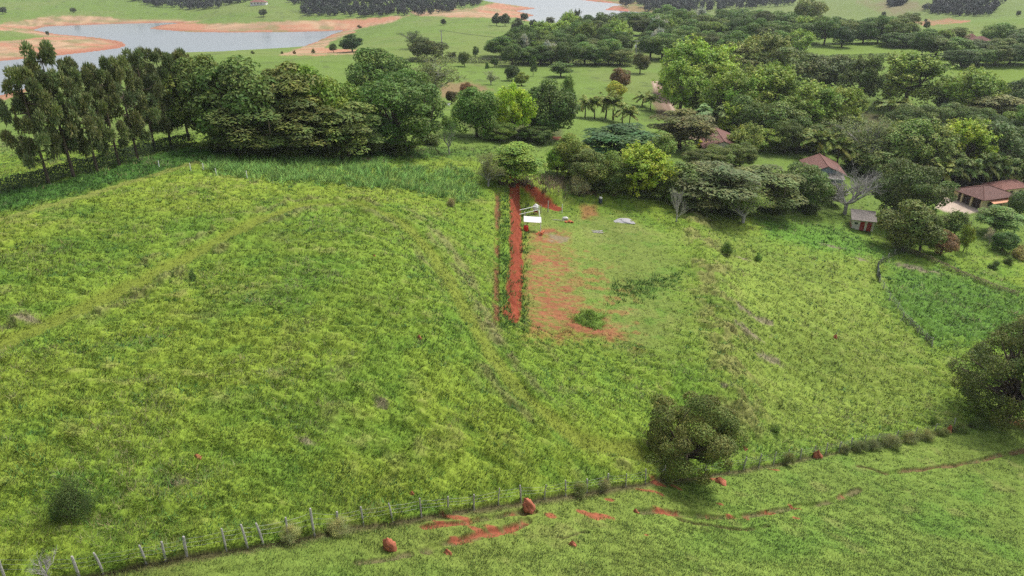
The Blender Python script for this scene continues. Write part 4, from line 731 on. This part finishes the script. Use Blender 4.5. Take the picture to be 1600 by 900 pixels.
# ------------------------------------------------------------------ pasture fence
P0 = at(490, 830); fe = empty('wire_fence', P0, label='old wooden post and wire fence crossing the whole pasture', cat='fence'); po = []
for a, b in FENCE_PX[:-3]:
    x, y, z = at(a, b); h = random.uniform(1.05, 1.32)*(1.25 if (a, b) == (490, 830) else 1); q = Vector((x, y, z))-Vector(P0); lx, ly = random.gauss(0, .07), random.gauss(0, .07); rr = random.uniform(.05, .08)
    MB().tube([q+Vector((0, 0, -.6)), q+Vector((lx*.5, ly*.5, h*.5)), q+Vector((lx, ly, h-.05)), q+Vector((lx, ly, h))], [rr*1.05, rr, rr*.95, rr*.6], 7).build('post', M['post'], fe); po.append((q, Vector((lx, ly, h)), h))
q = po[26][0]; MB().tube([q+Vector((.02, 0, 1.0)), q+Vector((-1.5, -.5, -.2))], [.055, .06], 6).build('brace', M['post'], fe)
w = MB()
for (q0, l0, h0), (q1, l1, h1) in zip(po[:-1], po[1:]):
    for f in (.3, .55, .8): a, b = q0+l0*f, q1+l1*f; w.tube([a, a.lerp(b, .5)-Vector((0, 0, .05)), b], .005, 3, False)
w.build('wire', M['wire'], fe)
# white stakes at the top of the left field
for a, b, l in [(249,262,'white stake standing nearest the araucaria row'),(298,266,'white stake left of the cane grass band'),(318,266,'short stake at the corner of the cane grass'),(338,274,'tall white stake at the front corner of the cane grass'),(386,278,'white stake in front of the cane grass')]:
    x, y, z = at(a, b); tag(MB().tube([(0, 0, -.2), (.02, 0, .6), (.03, .01, 1.0)], [.07, .065, .06], 6).build('stake', M['white']), l, 'stake').location = (x, y, z)
# crooked boundary fence by the lush hollow
PX2 = [(1411,393),(1398,399),(1388,405),(1378,410),(1371,418),(1370,432),(1374,441),(1380,452),(1390,468),(1402,482),(1412,498),(1422,508),(1434,520),(1446,531),(1456,540)]
Q = [Vector(at(a, b)) for a, b in PX2]; f2 = empty('boundary_fence', Q[0], label='crooked low post fence overgrown with weeds beside the lush hollow', cat='fence'); w = MB()
for i, q in enumerate(Q):
    MB().tube([q-Q[0]+Vector((0, 0, -.3)), q-Q[0]+Vector((random.gauss(0, .08), random.gauss(0, .08), random.uniform(1.1, 1.5)))], [.08, .06], 6).build('post', M['post'], f2)
    if i: [w.tube([Q[i-1]-Q[0]+Vector((0, 0, k)), q-Q[0]+Vector((0, 0, k))], .012, 3, False) for k in (.4, .8, 1.1)]
w.build('wire', M['wire'], f2)
lv = Leaves(77); r = np.random.default_rng(77)
for i in list(range(1, 5))+list(range(11, 15)):
    A_, B_ = np.array(Q[i-1]-Q[0]), np.array(Q[i]-Q[0]); m = 110; s = r.uniform(0, 1, m)[:, None]; lv.add(A_+(B_-A_)*s+np.column_stack([r.normal(0, .25, (m, 2)), r.uniform(0, .9, m)]), r.normal(size=(m, 3))+[0, 0, .4], .25, .14, np.ones(3))
k = link('foliage', lv.mesh('foliage'), f2, M['leaf']); k.color = (.11, .13, .06, 1)
A_, B_, C_ = Q[4], Q[5], Q[6]; n_ = 9; mb = MB(); row = []
for i in range(n_):
    t = i/(n_-1); p = (A_.lerp(B_, t*2) if t < .5 else B_.lerp(C_, t*2-1)); off = Vector((.10*sin(t*17), .10*cos(t*11), 0)); row.append((p+off+Vector((.5*sin(t*3.14), 0, .1)), p+off*.4+Vector((0, 0, 1.35+.1*sin(t*9)))))
v = [q-A_ for rr in row for q in rr]; mb.add(v+[q+Vector((.015, .015, 0)) for q in v], [(2*i, 2*i+2, 2*i+3, 2*i+1) for i in range(n_-1)]+[(2*n_+2*i+1, 2*n_+2*i+3, 2*n_+2*i+2, 2*n_+2*i) for i in range(n_-1)])
tag(mb.build('shade_net', M['net'], smooth=True), 'dark shade net hung over the bend of the crooked fence', 'net').location = A_
# ------------------------------------------------------------------ termite mounds and heaps
def mound(px, py, wpx, hpx, label, name='termite_mound', cat='termite mound', mat='red', lean=0, seed=0, peak=1.4, rough=.19, flat=False):
    x, y, z = at(px, py); zc = y*CP-(z-CAMZ)*SP; rx = wpx/2*zc/F; h = hpx*zc/F/(.95 if flat else .85); n1, n2 = 28, 14; V = []; Fc = []; ox, oy = seed*3.7, seed*1.3
    for j in range(n2+1):
        t = j/n2
        for i in range(n1):
            a = 2*pi*i/n1; g = float(fbm(np.array([cos(a)*1.6+ox+t*2]), np.array([sin(a)*1.6+oy+t]), 5, 3)[0]-.5)*rough*6; g *= 2.2; rad = rx*(1+g*.5)*((1-t)**.8 if peak < 1.5 else max(0, 1-t**peak)**.6)
            V.append((cos(a)*rad+lean*h*t, sin(a)*rad*.9, -.15+(h+.15)*t*(1+g*.15)))
    for j in range(n2):
        for i in range(n1): a = j*n1+i; b = j*n1+(i+1) % n1; Fc.append((a, b, b+n1, a+n1))
    o = MB().add(V, Fc).build(name, M[mat], smooth=True); o.location = (x, y, z); return tag(o, label, cat)
mound(607,858,21,18,'tall narrow red termite mound standing below the fence',seed=1,peak=3); mound(698,865,20,8,'low rounded red termite mound below the fence',seed=2)
mound(828,795,18,17,'leaning red termite mound against the fence line',seed=3,lean=-.35,peak=2.6); mound(1124,752,20,7,'red earth mound at the foot of the fence tree',seed=4); mound(1277,712,14,9,'small red mound right at the fence posts',seed=5); mound(1483,673,9,9,'red mound among the shrubs near the end of the fence',seed=6)
mound(308,715,15,6,'lone small red mound in the middle of the left field',seed=7); mound(992,800,11,6,'small red mound between two bare soil patches',seed=8); mound(894,850,13,6,'small red lump in the lower pasture, nearest the camera side',seed=9); mound(1163,700,9,5,'tiny red mound in the grass right of the fence tree',seed=10); mound(643,770,9,3,'tiny orange red mound in the grass just above the fence',seed=11); mound(585,402,8,4,'tiny dark red mound inside the track loop',seed=12); mound(655,527,8,4,'tiny pinkish mound beside the outer track',seed=13); mound(1305,528,9,5,'tiny red mound on the dry right slope',seed=14)
mound(972,346,36,3.5,'pale grey gravel heap on the building pad','gravel_heap','gravel heap','gravel',seed=15,peak=.9,rough=.16,flat=True)
mg = mound(920,500,56,11,'grass covered earth mound in front of the bare red soil','earth_mound','mound','ground',seed=16,peak=1.1,rough=.22); mg.data.materials.clear(); mg.data.materials.append(mat_plain('mound_turf', (.14,.23,.035), .95, var=.4, scale=4))
lv = Leaves(79); m = 3600; r = lv.r; vv = np.array([v.co for v in mg.data.vertices]); p = vv[r.integers(0, len(vv), m)]*np.array([1.12, 1.12, 1])+r.normal(0, .16, (m, 3)); p[:, 2] = np.maximum(p[:, 2], 0)+.05
lv.add(p, r.normal(size=(m, 3))+[0, 0, .7], .30, .06, r.uniform(.6, 1.35, (m, 1))*np.ones(3)); k = link('grass', lv.mesh('grass'), mg, M['leaf']); k.color = (.24,.37,.06,1)
# ------------------------------------------------------------------ things on the building pad
def pad(px, py): return Vector(at(px, py))
o = pad(829, 362); b = pad(844.6, 362.5); bk = pad(842, 343); bl = pad(820, 346)
e = empty('pipe_shelter', o, label='small shelter of white pipes with a white roof panel beside the red cut', cat='shelter')
for q, h in ((b, 1.75), (o+Vector((-.9, .2, 0)), 1.75), (bk, 2.55), (bl, 1.7)): MB().tube([q-o+Vector((0, 0, -.2)), q-o+Vector((0, 0, h))], .055, 7).build('post', M['whitemetal'], e)
for h in (2.5, 1.75): MB().tube([bk-o+Vector((0, 0, h)), bl-o+Vector((-.9, -.4, h-.35))], .05, 7).build('rail', M['whitemetal'], e)
MB().tube([b-o+Vector((0, 0, 1.7)), bk-o+Vector((0, 0, 1.7))], .04, 6).build('rail', M['whitemetal'], e)
f1 = o+Vector((-1.1, -.1, 1.75))-o; f2_ = b-o+Vector((.1, -.1, 1.62)); up = Vector((0, 1.3, .5)); MB().sheet([f1, f2_, f2_+up, f1+up], .06).build('roof', M['white'], e)
o = pad(822, 361); e = empty('red_drum', o, label='red plastic drum standing under the white roof panel', cat='drum'); MB().tube([(0, 0, 0), (0, 0, .1), (0, 0, .85), (0, 0, .9)], [.36, .4, .4, .34], 14).build('body', M['redplastic'], e); MB().tube([(0, 0, .9), (0, 0, .97)], [.3, .28], 14).build('lid', M['redplastic'], e)
o = pad(844, 366); mb = MB(); [mb.box(random.uniform(-.55, .55), random.uniform(-.3, .3), .08+.16*(i % 3), .4, .2, .15, random.uniform(0, 3)) for i in range(12)]; tag(mb.build('brick_pile', M['brick']), 'orange brick pile at the foot of the white shelter', 'bricks').location = o
o = pad(837, 334); e = empty('cement_mixer', o, label='white drum cement mixer on a red stand behind the pipe rails', cat='mixer')
MB().tube([(-.1, 0, .75), (-.12, -.02, .85), (0, 0, 1.3), (.12, .02, 1.7)], [.2, .46, .5, .25], 14).build('drum', M['white'], e)
mb = MB(); [mb.tube([(sx*.35, sy*.3, 0), (sx*.12, 0, .85)], .05, 5) for sx in (-1, 1) for sy in (-1, 1)]; mb.box(0, 0, .55, .7, .35, .5).build('stand', M['reddoor'], e)
for a, b_, h, rr, l, mt in [(856,331,2.0,.10,'grey wooden post behind the pipe shelter','post'),(845,333,1.5,.07,'thin grey post directly behind the pipe shelter','post'),(878,332,1.5,.07,'slim white post standing behind the brick rubble','whitemetal')]:
    tag(MB().tube([(0, 0, -.3), (.02, 0, h*.6), (.04, .02, h)], [rr, rr*.95, rr*.85], 7).build('post', M[mt]), l, 'post').location = pad(a, b_)
o = pad(883, 343); mb = MB(); mb.tube([(-.5, 0, .12), (-.25, .05, .22), (.25, 0, .24), (.5, -.05, .12)], [.12, .26, .27, .12], 9); tag(mb.build('white_sack', M['white'], smooth=True), 'white sack lying beside the orange brick rubble', 'sack').location = o
o = pad(890, 347.5); mb = MB(); [mb.box(random.uniform(-.8, .8), random.uniform(-.4, .4), .07+.14*(i % 2), .38, .2, .14, random.uniform(0, 3)) for i in range(18)]; tag(mb.build('brick_rubble', M['brick']), 'scattered orange brick rubble beside the white sack', 'bricks').location = o
o = pad(933, 363); mb = MB(); [mb.box(random.uniform(-.2, .2), (i-2)*.17, .05+.05*(i % 2), 1.6+.5*random.random(), .12, .05, random.uniform(-.4, .5)) for i in range(6)]; tag(mb.build('plank_heap', M['post']), 'few grey planks lying on the building pad', 'planks').location = o
o = pad(938, 317); e = empty('water_barrel', o, label='small dark barrel with a white top at the back of the pad', cat='barrel'); MB().tube([(0, 0, 0), (0, 0, .3), (0, 0, .7), (0, 0, .9)], [.3, .34, .34, .3], 12).build('body', M['net'], e); MB().tube([(0, 0, .9), (.05, 0, 1.1)], [.32, .3], 12).build('lid', M['white'], e)
o = pad(870, 345); mb = MB(); mb.tube([(-1.6, 0, .12), (0, .05, .14), (1.5, -.1, .1)], [.06, .06, .05], 6); tag(mb.build('timber_pole', M['post']), 'thin timber pole lying in the grass left of the brick rubble', 'pole').location = o
# ------------------------------------------------------------------ buildings
def hip(mb, x0, x1, y0, y1, z0, z1, rx=None, th=.12):
    w_ = (y1-y0)/2; a = x0+(w_ if rx is None else rx); b_ = x1-(w_ if rx is None else rx); ym = (y0+y1)/2
    v = [(x0, y0, z0), (x1, y0, z0), (x1, y1, z0), (x0, y1, z0), (a, ym, z1), (b_, ym, z1)]; v += [(p[0], p[1], p[2]-th) for p in v[:4]]
    return mb.add(v, [(0,1,5,4), (1,2,5), (2,3,4,5), (3,0,4), (0,6,7,1), (1,7,8,2), (2,8,9,3), (3,9,6,0), (6,9,8,7)])
def gable(mb, x0, x1, y0, y1, z0, z1, th=.12):   # ridge along y
    xm = (x0+x1)/2; v = [(x0, y0, z0), (xm, y0, z1), (x1, y0, z0), (x0, y1, z0), (xm, y1, z1), (x1, y1, z0)]; v += [(a, b_, c_-th) for a, b_, c_ in v]
    return mb.add(v, [(0,1,4,3), (1,2,5,4), (6,9,10,7), (7,10,11,8), (0,6,7,1), (1,7,8,2), (3,4,10,9), (4,5,11,10), (0,3,9,6), (2,8,11,5)])
o = at(1532, 329); o = (o[0], o[1], o[2]-.1)
e = empty('garage', o, R(18), label='cream open fronted garage with dark doors and a brown tiled hip roof', cat='garage'); LA, LB, HH = 8.0, 9.6, 2.8
mb = MB(); mb.box(LB/2, .1, HH/2, LB, .2, HH); mb.box(LB-.1, LA/2+.1, HH/2, .2, LA-.2, HH); mb.box(LB/2-.1, LA-.1, HH/2, LB-.2, .2, HH); mb.box(.15, LA-.05-.6, HH/2, .3, 1.0, HH-.004); mb.box(.5, .9, HH/2, .3, 1.2, HH-.006)
mb.box(3.2, LA/2, HH/2, .15, LA-.42, HH-.01).build('wall', M['cream'], e)
for y in (.25, 3.0, 5.6, 6.9): MB().box(.12, y, HH/2, .36, .42, HH-.008).build('pillar', M['cream'], e)
for y0, y1 in ((.47, 2.78), (3.22, 5.38), (5.82, 6.68)): MB().box(.35, (y0+y1)/2, 1.25, .08, y1-y0, 2.5).build('door', M['dark'], e)
hip(MB(), -.7, LB+.7, -.7, LA+.7, HH+.05, HH+1.75).build('roof', M['tile'], e); mb = MB(); mb.tube([(LA/2, LA/2, HH+1.8), (LB-LA/2, LA/2, HH+1.8)], .09, 6)
[mb.tube([(x, y, HH+.09), (LA/2 if x < 5 else LB-LA/2, LA/2, HH+1.8)], .08, 6) for x in (-.7, LB+.7) for y in (-.7, LA+.7)]; mb.build('ridge_tiles', M['tilered'], e)
MB().sheet([(1.6, -.05, 2.45), (1.6, -1.5, 2.0), (7.6, -1.5, 2.0), (7.6, -.05, 2.45)], -.06).build('awning', M['orange'], e)
for x in (2.4, 5.4): wn = MB().box(x, -.015, 1.4, 1.4, .09, 1.0).build('window', M['dark'], e); MB().box(x, -.075, 1.4, 1.2, .03, .8).build('pane', M['glass'], wn)
p = Vector(at(1580, 318)); e = empty('annex_house', (p.x+2.2, p.y+6.5, p.z), R(18), label='low annex with a bright pink tiled roof behind the garage', cat='house'); MB().box(0, 0, 1.3, 9, 5, 2.6).build('wall', M['cream'], e); hip(MB(), -5, 5, -3, 3, 2.65, 4.0).build('roof', M['tilepink'], e); MB().box(-1, -2.53, 1, .9, .07, 2).build('door', M['dark'], e); MB().box(2, -2.53, 1.4, 1.2, .07, .9).build('window', M['glass'], e)
p = at(1575, 331); tag(MB().tube([(0, 0, 0), (0, 0, .15), (0, 0, .75), (0, 0, .8)], [.5, .62, .66, .58], 14).build('red_tub', M['redplastic']), 'round red tub on the grass below the garage awning', 'tub').location = p
p = at(1330, 357); e = empty('shed', (p[0], p[1], p[2]-.15), R(-20), label='small white shed with two red doors and a grey sheet roof', cat='shed')
mb = MB(); a_, b_ = 4.1, 4.2; mb.add([(0,0,0),(a_,0,0),(a_,b_,0),(0,b_,0),(0,0,2.15),(a_,0,2.15),(a_,b_,2.75),(0,b_,2.75)], [(0,1,5,4),(1,2,6,5),(2,3,7,6),(3,0,4,7),(4,5,6,7)]).build('wall', M['dirtywhite'], e)
MB().sheet([(-.35,-.45,2.22),(a_+.35,-.45,2.22),(a_+.35,b_+.3,2.95),(-.35,b_+.3,2.95)], .09).build('roof', M['greyroof'], e)
for x in (1.9, 3.2): d = MB().box(x, -.03, .93, .85, .07, 1.86).build('door', M['reddoor'], e); MB().box(x+.3, -.08, .95, .08, .03, .12).build('handle', M['dark'], d)
MB().box(.7, -.02, 1.4, .6, .05, .45).build('window', M['glass'], e); mb = MB(); mb.box(-.02, b_/2, .35, .05, b_-.1, .68).build('plinth', M['pink'], e)
def gable_house(pc, rz, W_, L_, hw, hr, roof, wall, name, label, xtra=None):
    e = empty(name, pc, rz, label=label, cat='house'); mb = MB(); mb.box(0, 0, hw/2, W_, L_, hw); mb.add([(-W_/2, -L_/2, hw), (W_/2, -L_/2, hw), (0, -L_/2, hr-.15), (-W_/2, L_/2, hw), (W_/2, L_/2, hw), (0, L_/2, hr-.15)], [(0,1,2), (5,4,3)]).build('wall', M[wall], e)
    gable(MB(), -W_/2-.6, W_/2+.6, -L_/2-.6, L_/2+.6, hw-.15, hr).build('roof', M[roof], e); MB().tube([(0, -L_/2-.6, hr+.02), (0, L_/2+.6, hr+.02)], .12, 6).build('ridge_tiles', M['tilepink'], e)
    for x in (-W_/4, W_/4): w_ = MB().box(x, -L_/2-.02, hw*.55, 1.2, .08, 1).build('window', M['white'], e); MB().box(x, -L_/2-.07, hw*.55, 1., .04, .8).build('pane', M['glass'], w_)
    for y in (-L_/4, L_/4): w_ = MB().box(-W_/2-.02, y, hw*.55, .08, 1.2, 1).build('window', M['white'], e); MB().box(-W_/2-.07, y, hw*.55, .04, 1., .8).build('pane', M['glass'], w_)
    MB().box(0, -L_/2-.03, 1, .9, .08, 2).build('door', M['dark'], e); return e
p = at(1126, 240); gable_house((p[0]+.5, p[1]+5, p[2]), R(-6), 9, 15, 2.2, 4.0, 'tilered', 'dirtywhite', 'tiled_house', 'house with a long red tiled gable roof hidden among the garden trees')
p = at(1296, 286); e = gable_house((p[0], p[1]+5.5, p[2]), R(-12), 8, 11, 2.5, 4.3, 'tilered', 'bluegrey', 'tiled_house', 'house with a dull red tiled roof behind the bare grey tree')
MB().sheet([(-3.5, -8.3, 1.95), (3.8, -8.3, 1.95), (3.8, -5.4, 2.5), (-3.5, -5.4, 2.5)], .12).build('porch_roof', M['greyroof'], e); MB().box(.15, -8.36, 1.87, 7.4, .08, .2).build('fascia', M['white'], e); [MB().tube([(x, -8.0, -.2), (x, -8.0, 1.87)], .09, 6).build('pillar', M['white'], e) for x in (-3.2, 0, 3.4)]
p = at(1500, 186); e = empty('pavilion', (p[0], p[1]+3, p[2]), R(-18), label='pavilion with a blue grey ribbed sheet roof among the garden trees', cat='pavilion')
MB().sheet([(-4.2, -3, 3.0), (4.2, -3, 3.0), (4.2, 3.2, 4.9), (-4.2, 3.2, 4.9)], .1).build('roof', M['blueroof'], e); mb = MB()
for i in range(13): x = -4.05+i*.675; MB().tube([(x, -3.02, 3.05), (x, 3.2, 4.95)], .07, 4).build('roof_rib', M['bluegrey'], e)
[MB().tube([(x, y, -.2), (x, y, 2.9 if y < 0 else 4.7)], .1, 6).build('post', M['post'], e) for x in (-3.8, 3.8) for y in (-2.6, 2.8)]; MB().box(0, 2.95, 1.5, 7.2, .12, 3).build('wall', M['bluegrey'], e)
p = at(1325, 176); e = empty('pink_house', (p[0]-1, p[1]+1.5, p[2]), R(-10), label='pink walled house corner showing between the grove and the garden lawn', cat='house'); MB().box(0, 0, 1.5, 6, 6, 3).build('wall', M['pink'], e); gable(MB(), -3.5, 3.5, -3.5, 3.5, 2.95, 4.4).build('roof', M['tilered'], e); MB().box(1.2, -3.03, 1, .9, .07, 2).build('door', M['dark'], e); MB().box(-1.2, -3.03, 1.5, 1.2, .07, 1).build('window', M['glass'], e)
p = at(1437, 186); tag(MB().sheet([(-1.6, -.8, .9), (1.6, -.8, .9), (1.6, .8, 1.2), (-1.6, .8, 1.2)], .08).tube([(-1.5, -.7, -.1), (-1.5, -.7, .85)], .05).tube([(1.5, -.7, -.1), (1.5, -.7, .85)], .05).tube([(-1.5, .7, -.1), (-1.5, .7, 1.1)], .05).tube([(1.5, .7, -.1), (1.5, .7, 1.1)], .05).build('canopy_table', M['white']), 'white sheet topped table among the garden trees', 'table').location = p
p = at(1326, 155); tag(MB().box(0, 0, .45, 1.8, .5, .08).box(-.7, 0, .2, .1, .4, .42).box(.7, 0, .2, .1, .4, .42).box(0, .22, .75, 1.8, .06, .45).build('garden_bench', M['white']), 'white bench in the shade beside the pink house', 'bench').location = p
def far_house(px, py, w_, d_, h_, label, roof='tilepink', wall='white', rz=0):
    p = at(px, py, 200); e = empty('far_house', p, rz, label=label, cat='house'); MB().box(0, 0, h_/2-.5, w_, d_, h_+1).build('wall', M[wall], e); hip(MB(), -w_/2-.6, w_/2+.6, -d_/2-.6, d_/2+.6, h_, h_+2.2).build('roof', M[roof], e)
    for i in range(max(2, int(w_/4))): MB().box(-w_/2+1.8+i*3.6, -d_/2-.03, h_*.5, 1.5, .08, 1.3).build('window', M['glass'], e)
far_house(405, 8, 18, 8, 3.5, 'white walled house with a pale red roof on the green hill across the lake'); far_house(150, -2, 16, 8, 4, 'pale house in the hills at the upper left beyond the lake')
far_house(598, 2, 14, 8, 6, 'pale block nearest the middle of the far wood'); far_house(640, 6, 12, 8, 5, 'pale house lower down in the far wood'); far_house(1527, 76, 9, 7, 4, 'orange and white villa in the wood past the glade', 'tilered', 'pink'); far_house(1514, 68, 5, 4, 3, 'small pale outhouse beside the orange and white villa', 'tilepink', 'white')
# ------------------------------------------------------------------ power line
def pole(px, ty, by, label, transf=False):
    x, y, z = at(px, by); v = (ty-450)/F; h = y*(v*CP+SP)/(v*SP-CP)-(z-CAMZ); e = empty('utility_pole', (x, y, z), label=label, cat='utility pole')
    MB().tube([(0, 0, -.5), (0, 0, h)], [.30, .20], 8).build('shaft', M['concrete'], e); MB().box(0, 0, h-.5, 2.4, .18, .18).build('crossarm', M['post'], e)
    for xx in (-1, 0, 1): MB().tube([(xx, 0, h-.4), (xx, 0, h-.1)], [.08, .05], 6).build('insulator', M['white'], e)
    if transf: MB().tube([(-.5, 0, h-3.4), (-.5, 0, h-2.2)], .36, 10).build('transformer', M['whitemetal'], e)
    return Vector((x, y, z+h-.1))
a = pole(993, 63, 94, 'concrete utility pole with a transformer beside the dark wood', True); b = pole(691, 47, 88, 'tall thin utility pole on the lakeside meadow'); d = pole(1166, 27, 52, 'utility pole rising out of the upper wood')
mb = MB()
for xx in (-1, 0, 1):
    for s, t_ in ((a, b), (a, d)): mb.tube([s.lerp(t_, q)+Vector((xx, 0, -5*4*q*(1-q)*.5)) for q in np.linspace(0, 1, 9)], .035, 3, False)
tag(mb.build('power_line', M['wire']), 'thin power wires strung between the utility poles', 'wires')
# a calf on the lawn: one continuous body grown over a skeleton
def calf(px, py, rz, label):
    p = at(px, py); bm = bpy.data.meshes.new('calf'); V = [(0,0,.62),(-.4,0,.66),(.38,0,.66),(.60,0,.86),(.80,0,.84),(-.42,.13,.35),(-.46,.13,0),(-.42,-.13,.35),(-.46,-.13,0),(.36,.13,.34),(.36,.13,0),(.36,-.13,.34),(.36,-.13,0),(-.56,0,.5),(.62,.14,.92),(.62,-.14,.92)]
    E = [(0,1),(0,2),(2,3),(3,4),(1,5),(5,6),(1,7),(7,8),(2,9),(9,10),(2,11),(11,12),(1,13),(3,14),(3,15)]; bm.from_pydata(V, E, []); o = link('calf', bm, None, M['white'], label=label, cat='calf')
    o.modifiers.new('skin', 'SKIN'); RR = [.22,.21,.20,.11,.08,.08,.05,.08,.05,.08,.05,.08,.05,.03,.04,.04]
    for i, q in enumerate(RR): bm.skin_vertices[0].data[i].radius = (q, q)
    o.modifiers.new('sub', 'SUBSURF').levels = 1; o.modifiers['sub'].render_levels = 1; o.location = p; o.rotation_euler = (0, 0, rz)
calf(700, 167, .4, 'white calf standing on the lawn below the dark brown tree')
# ------------------------------------------------------------------ the air: pale haze in one closed box
hz = bpy.data.materials.new('haze'); hz.use_nodes = True; t = hz.node_tree; t.nodes.clear(); out = t.nodes.new('ShaderNodeOutputMaterial'); pv = t.nodes.new('ShaderNodeVolumePrincipled')
pv.inputs['Color'].default_value = (.86, .92, 1, 1); pv.inputs['Density'].default_value = .00010; pv.inputs['Anisotropy'].default_value = .2; t.links.new(pv.outputs[0], out.inputs['Volume'])
x0, x1 = GX.min()-20, GX.max()+20; zlo, zhi = float(GZ.min())-1, max(60., float(GZ.max())+25)
MB().box((x0+x1)/2, 1250, (zlo+zhi)/2, x1-x0, 2740, zhi-zlo).build('haze', hz, kind='stuff', label='thin pale haze lying over the valley')
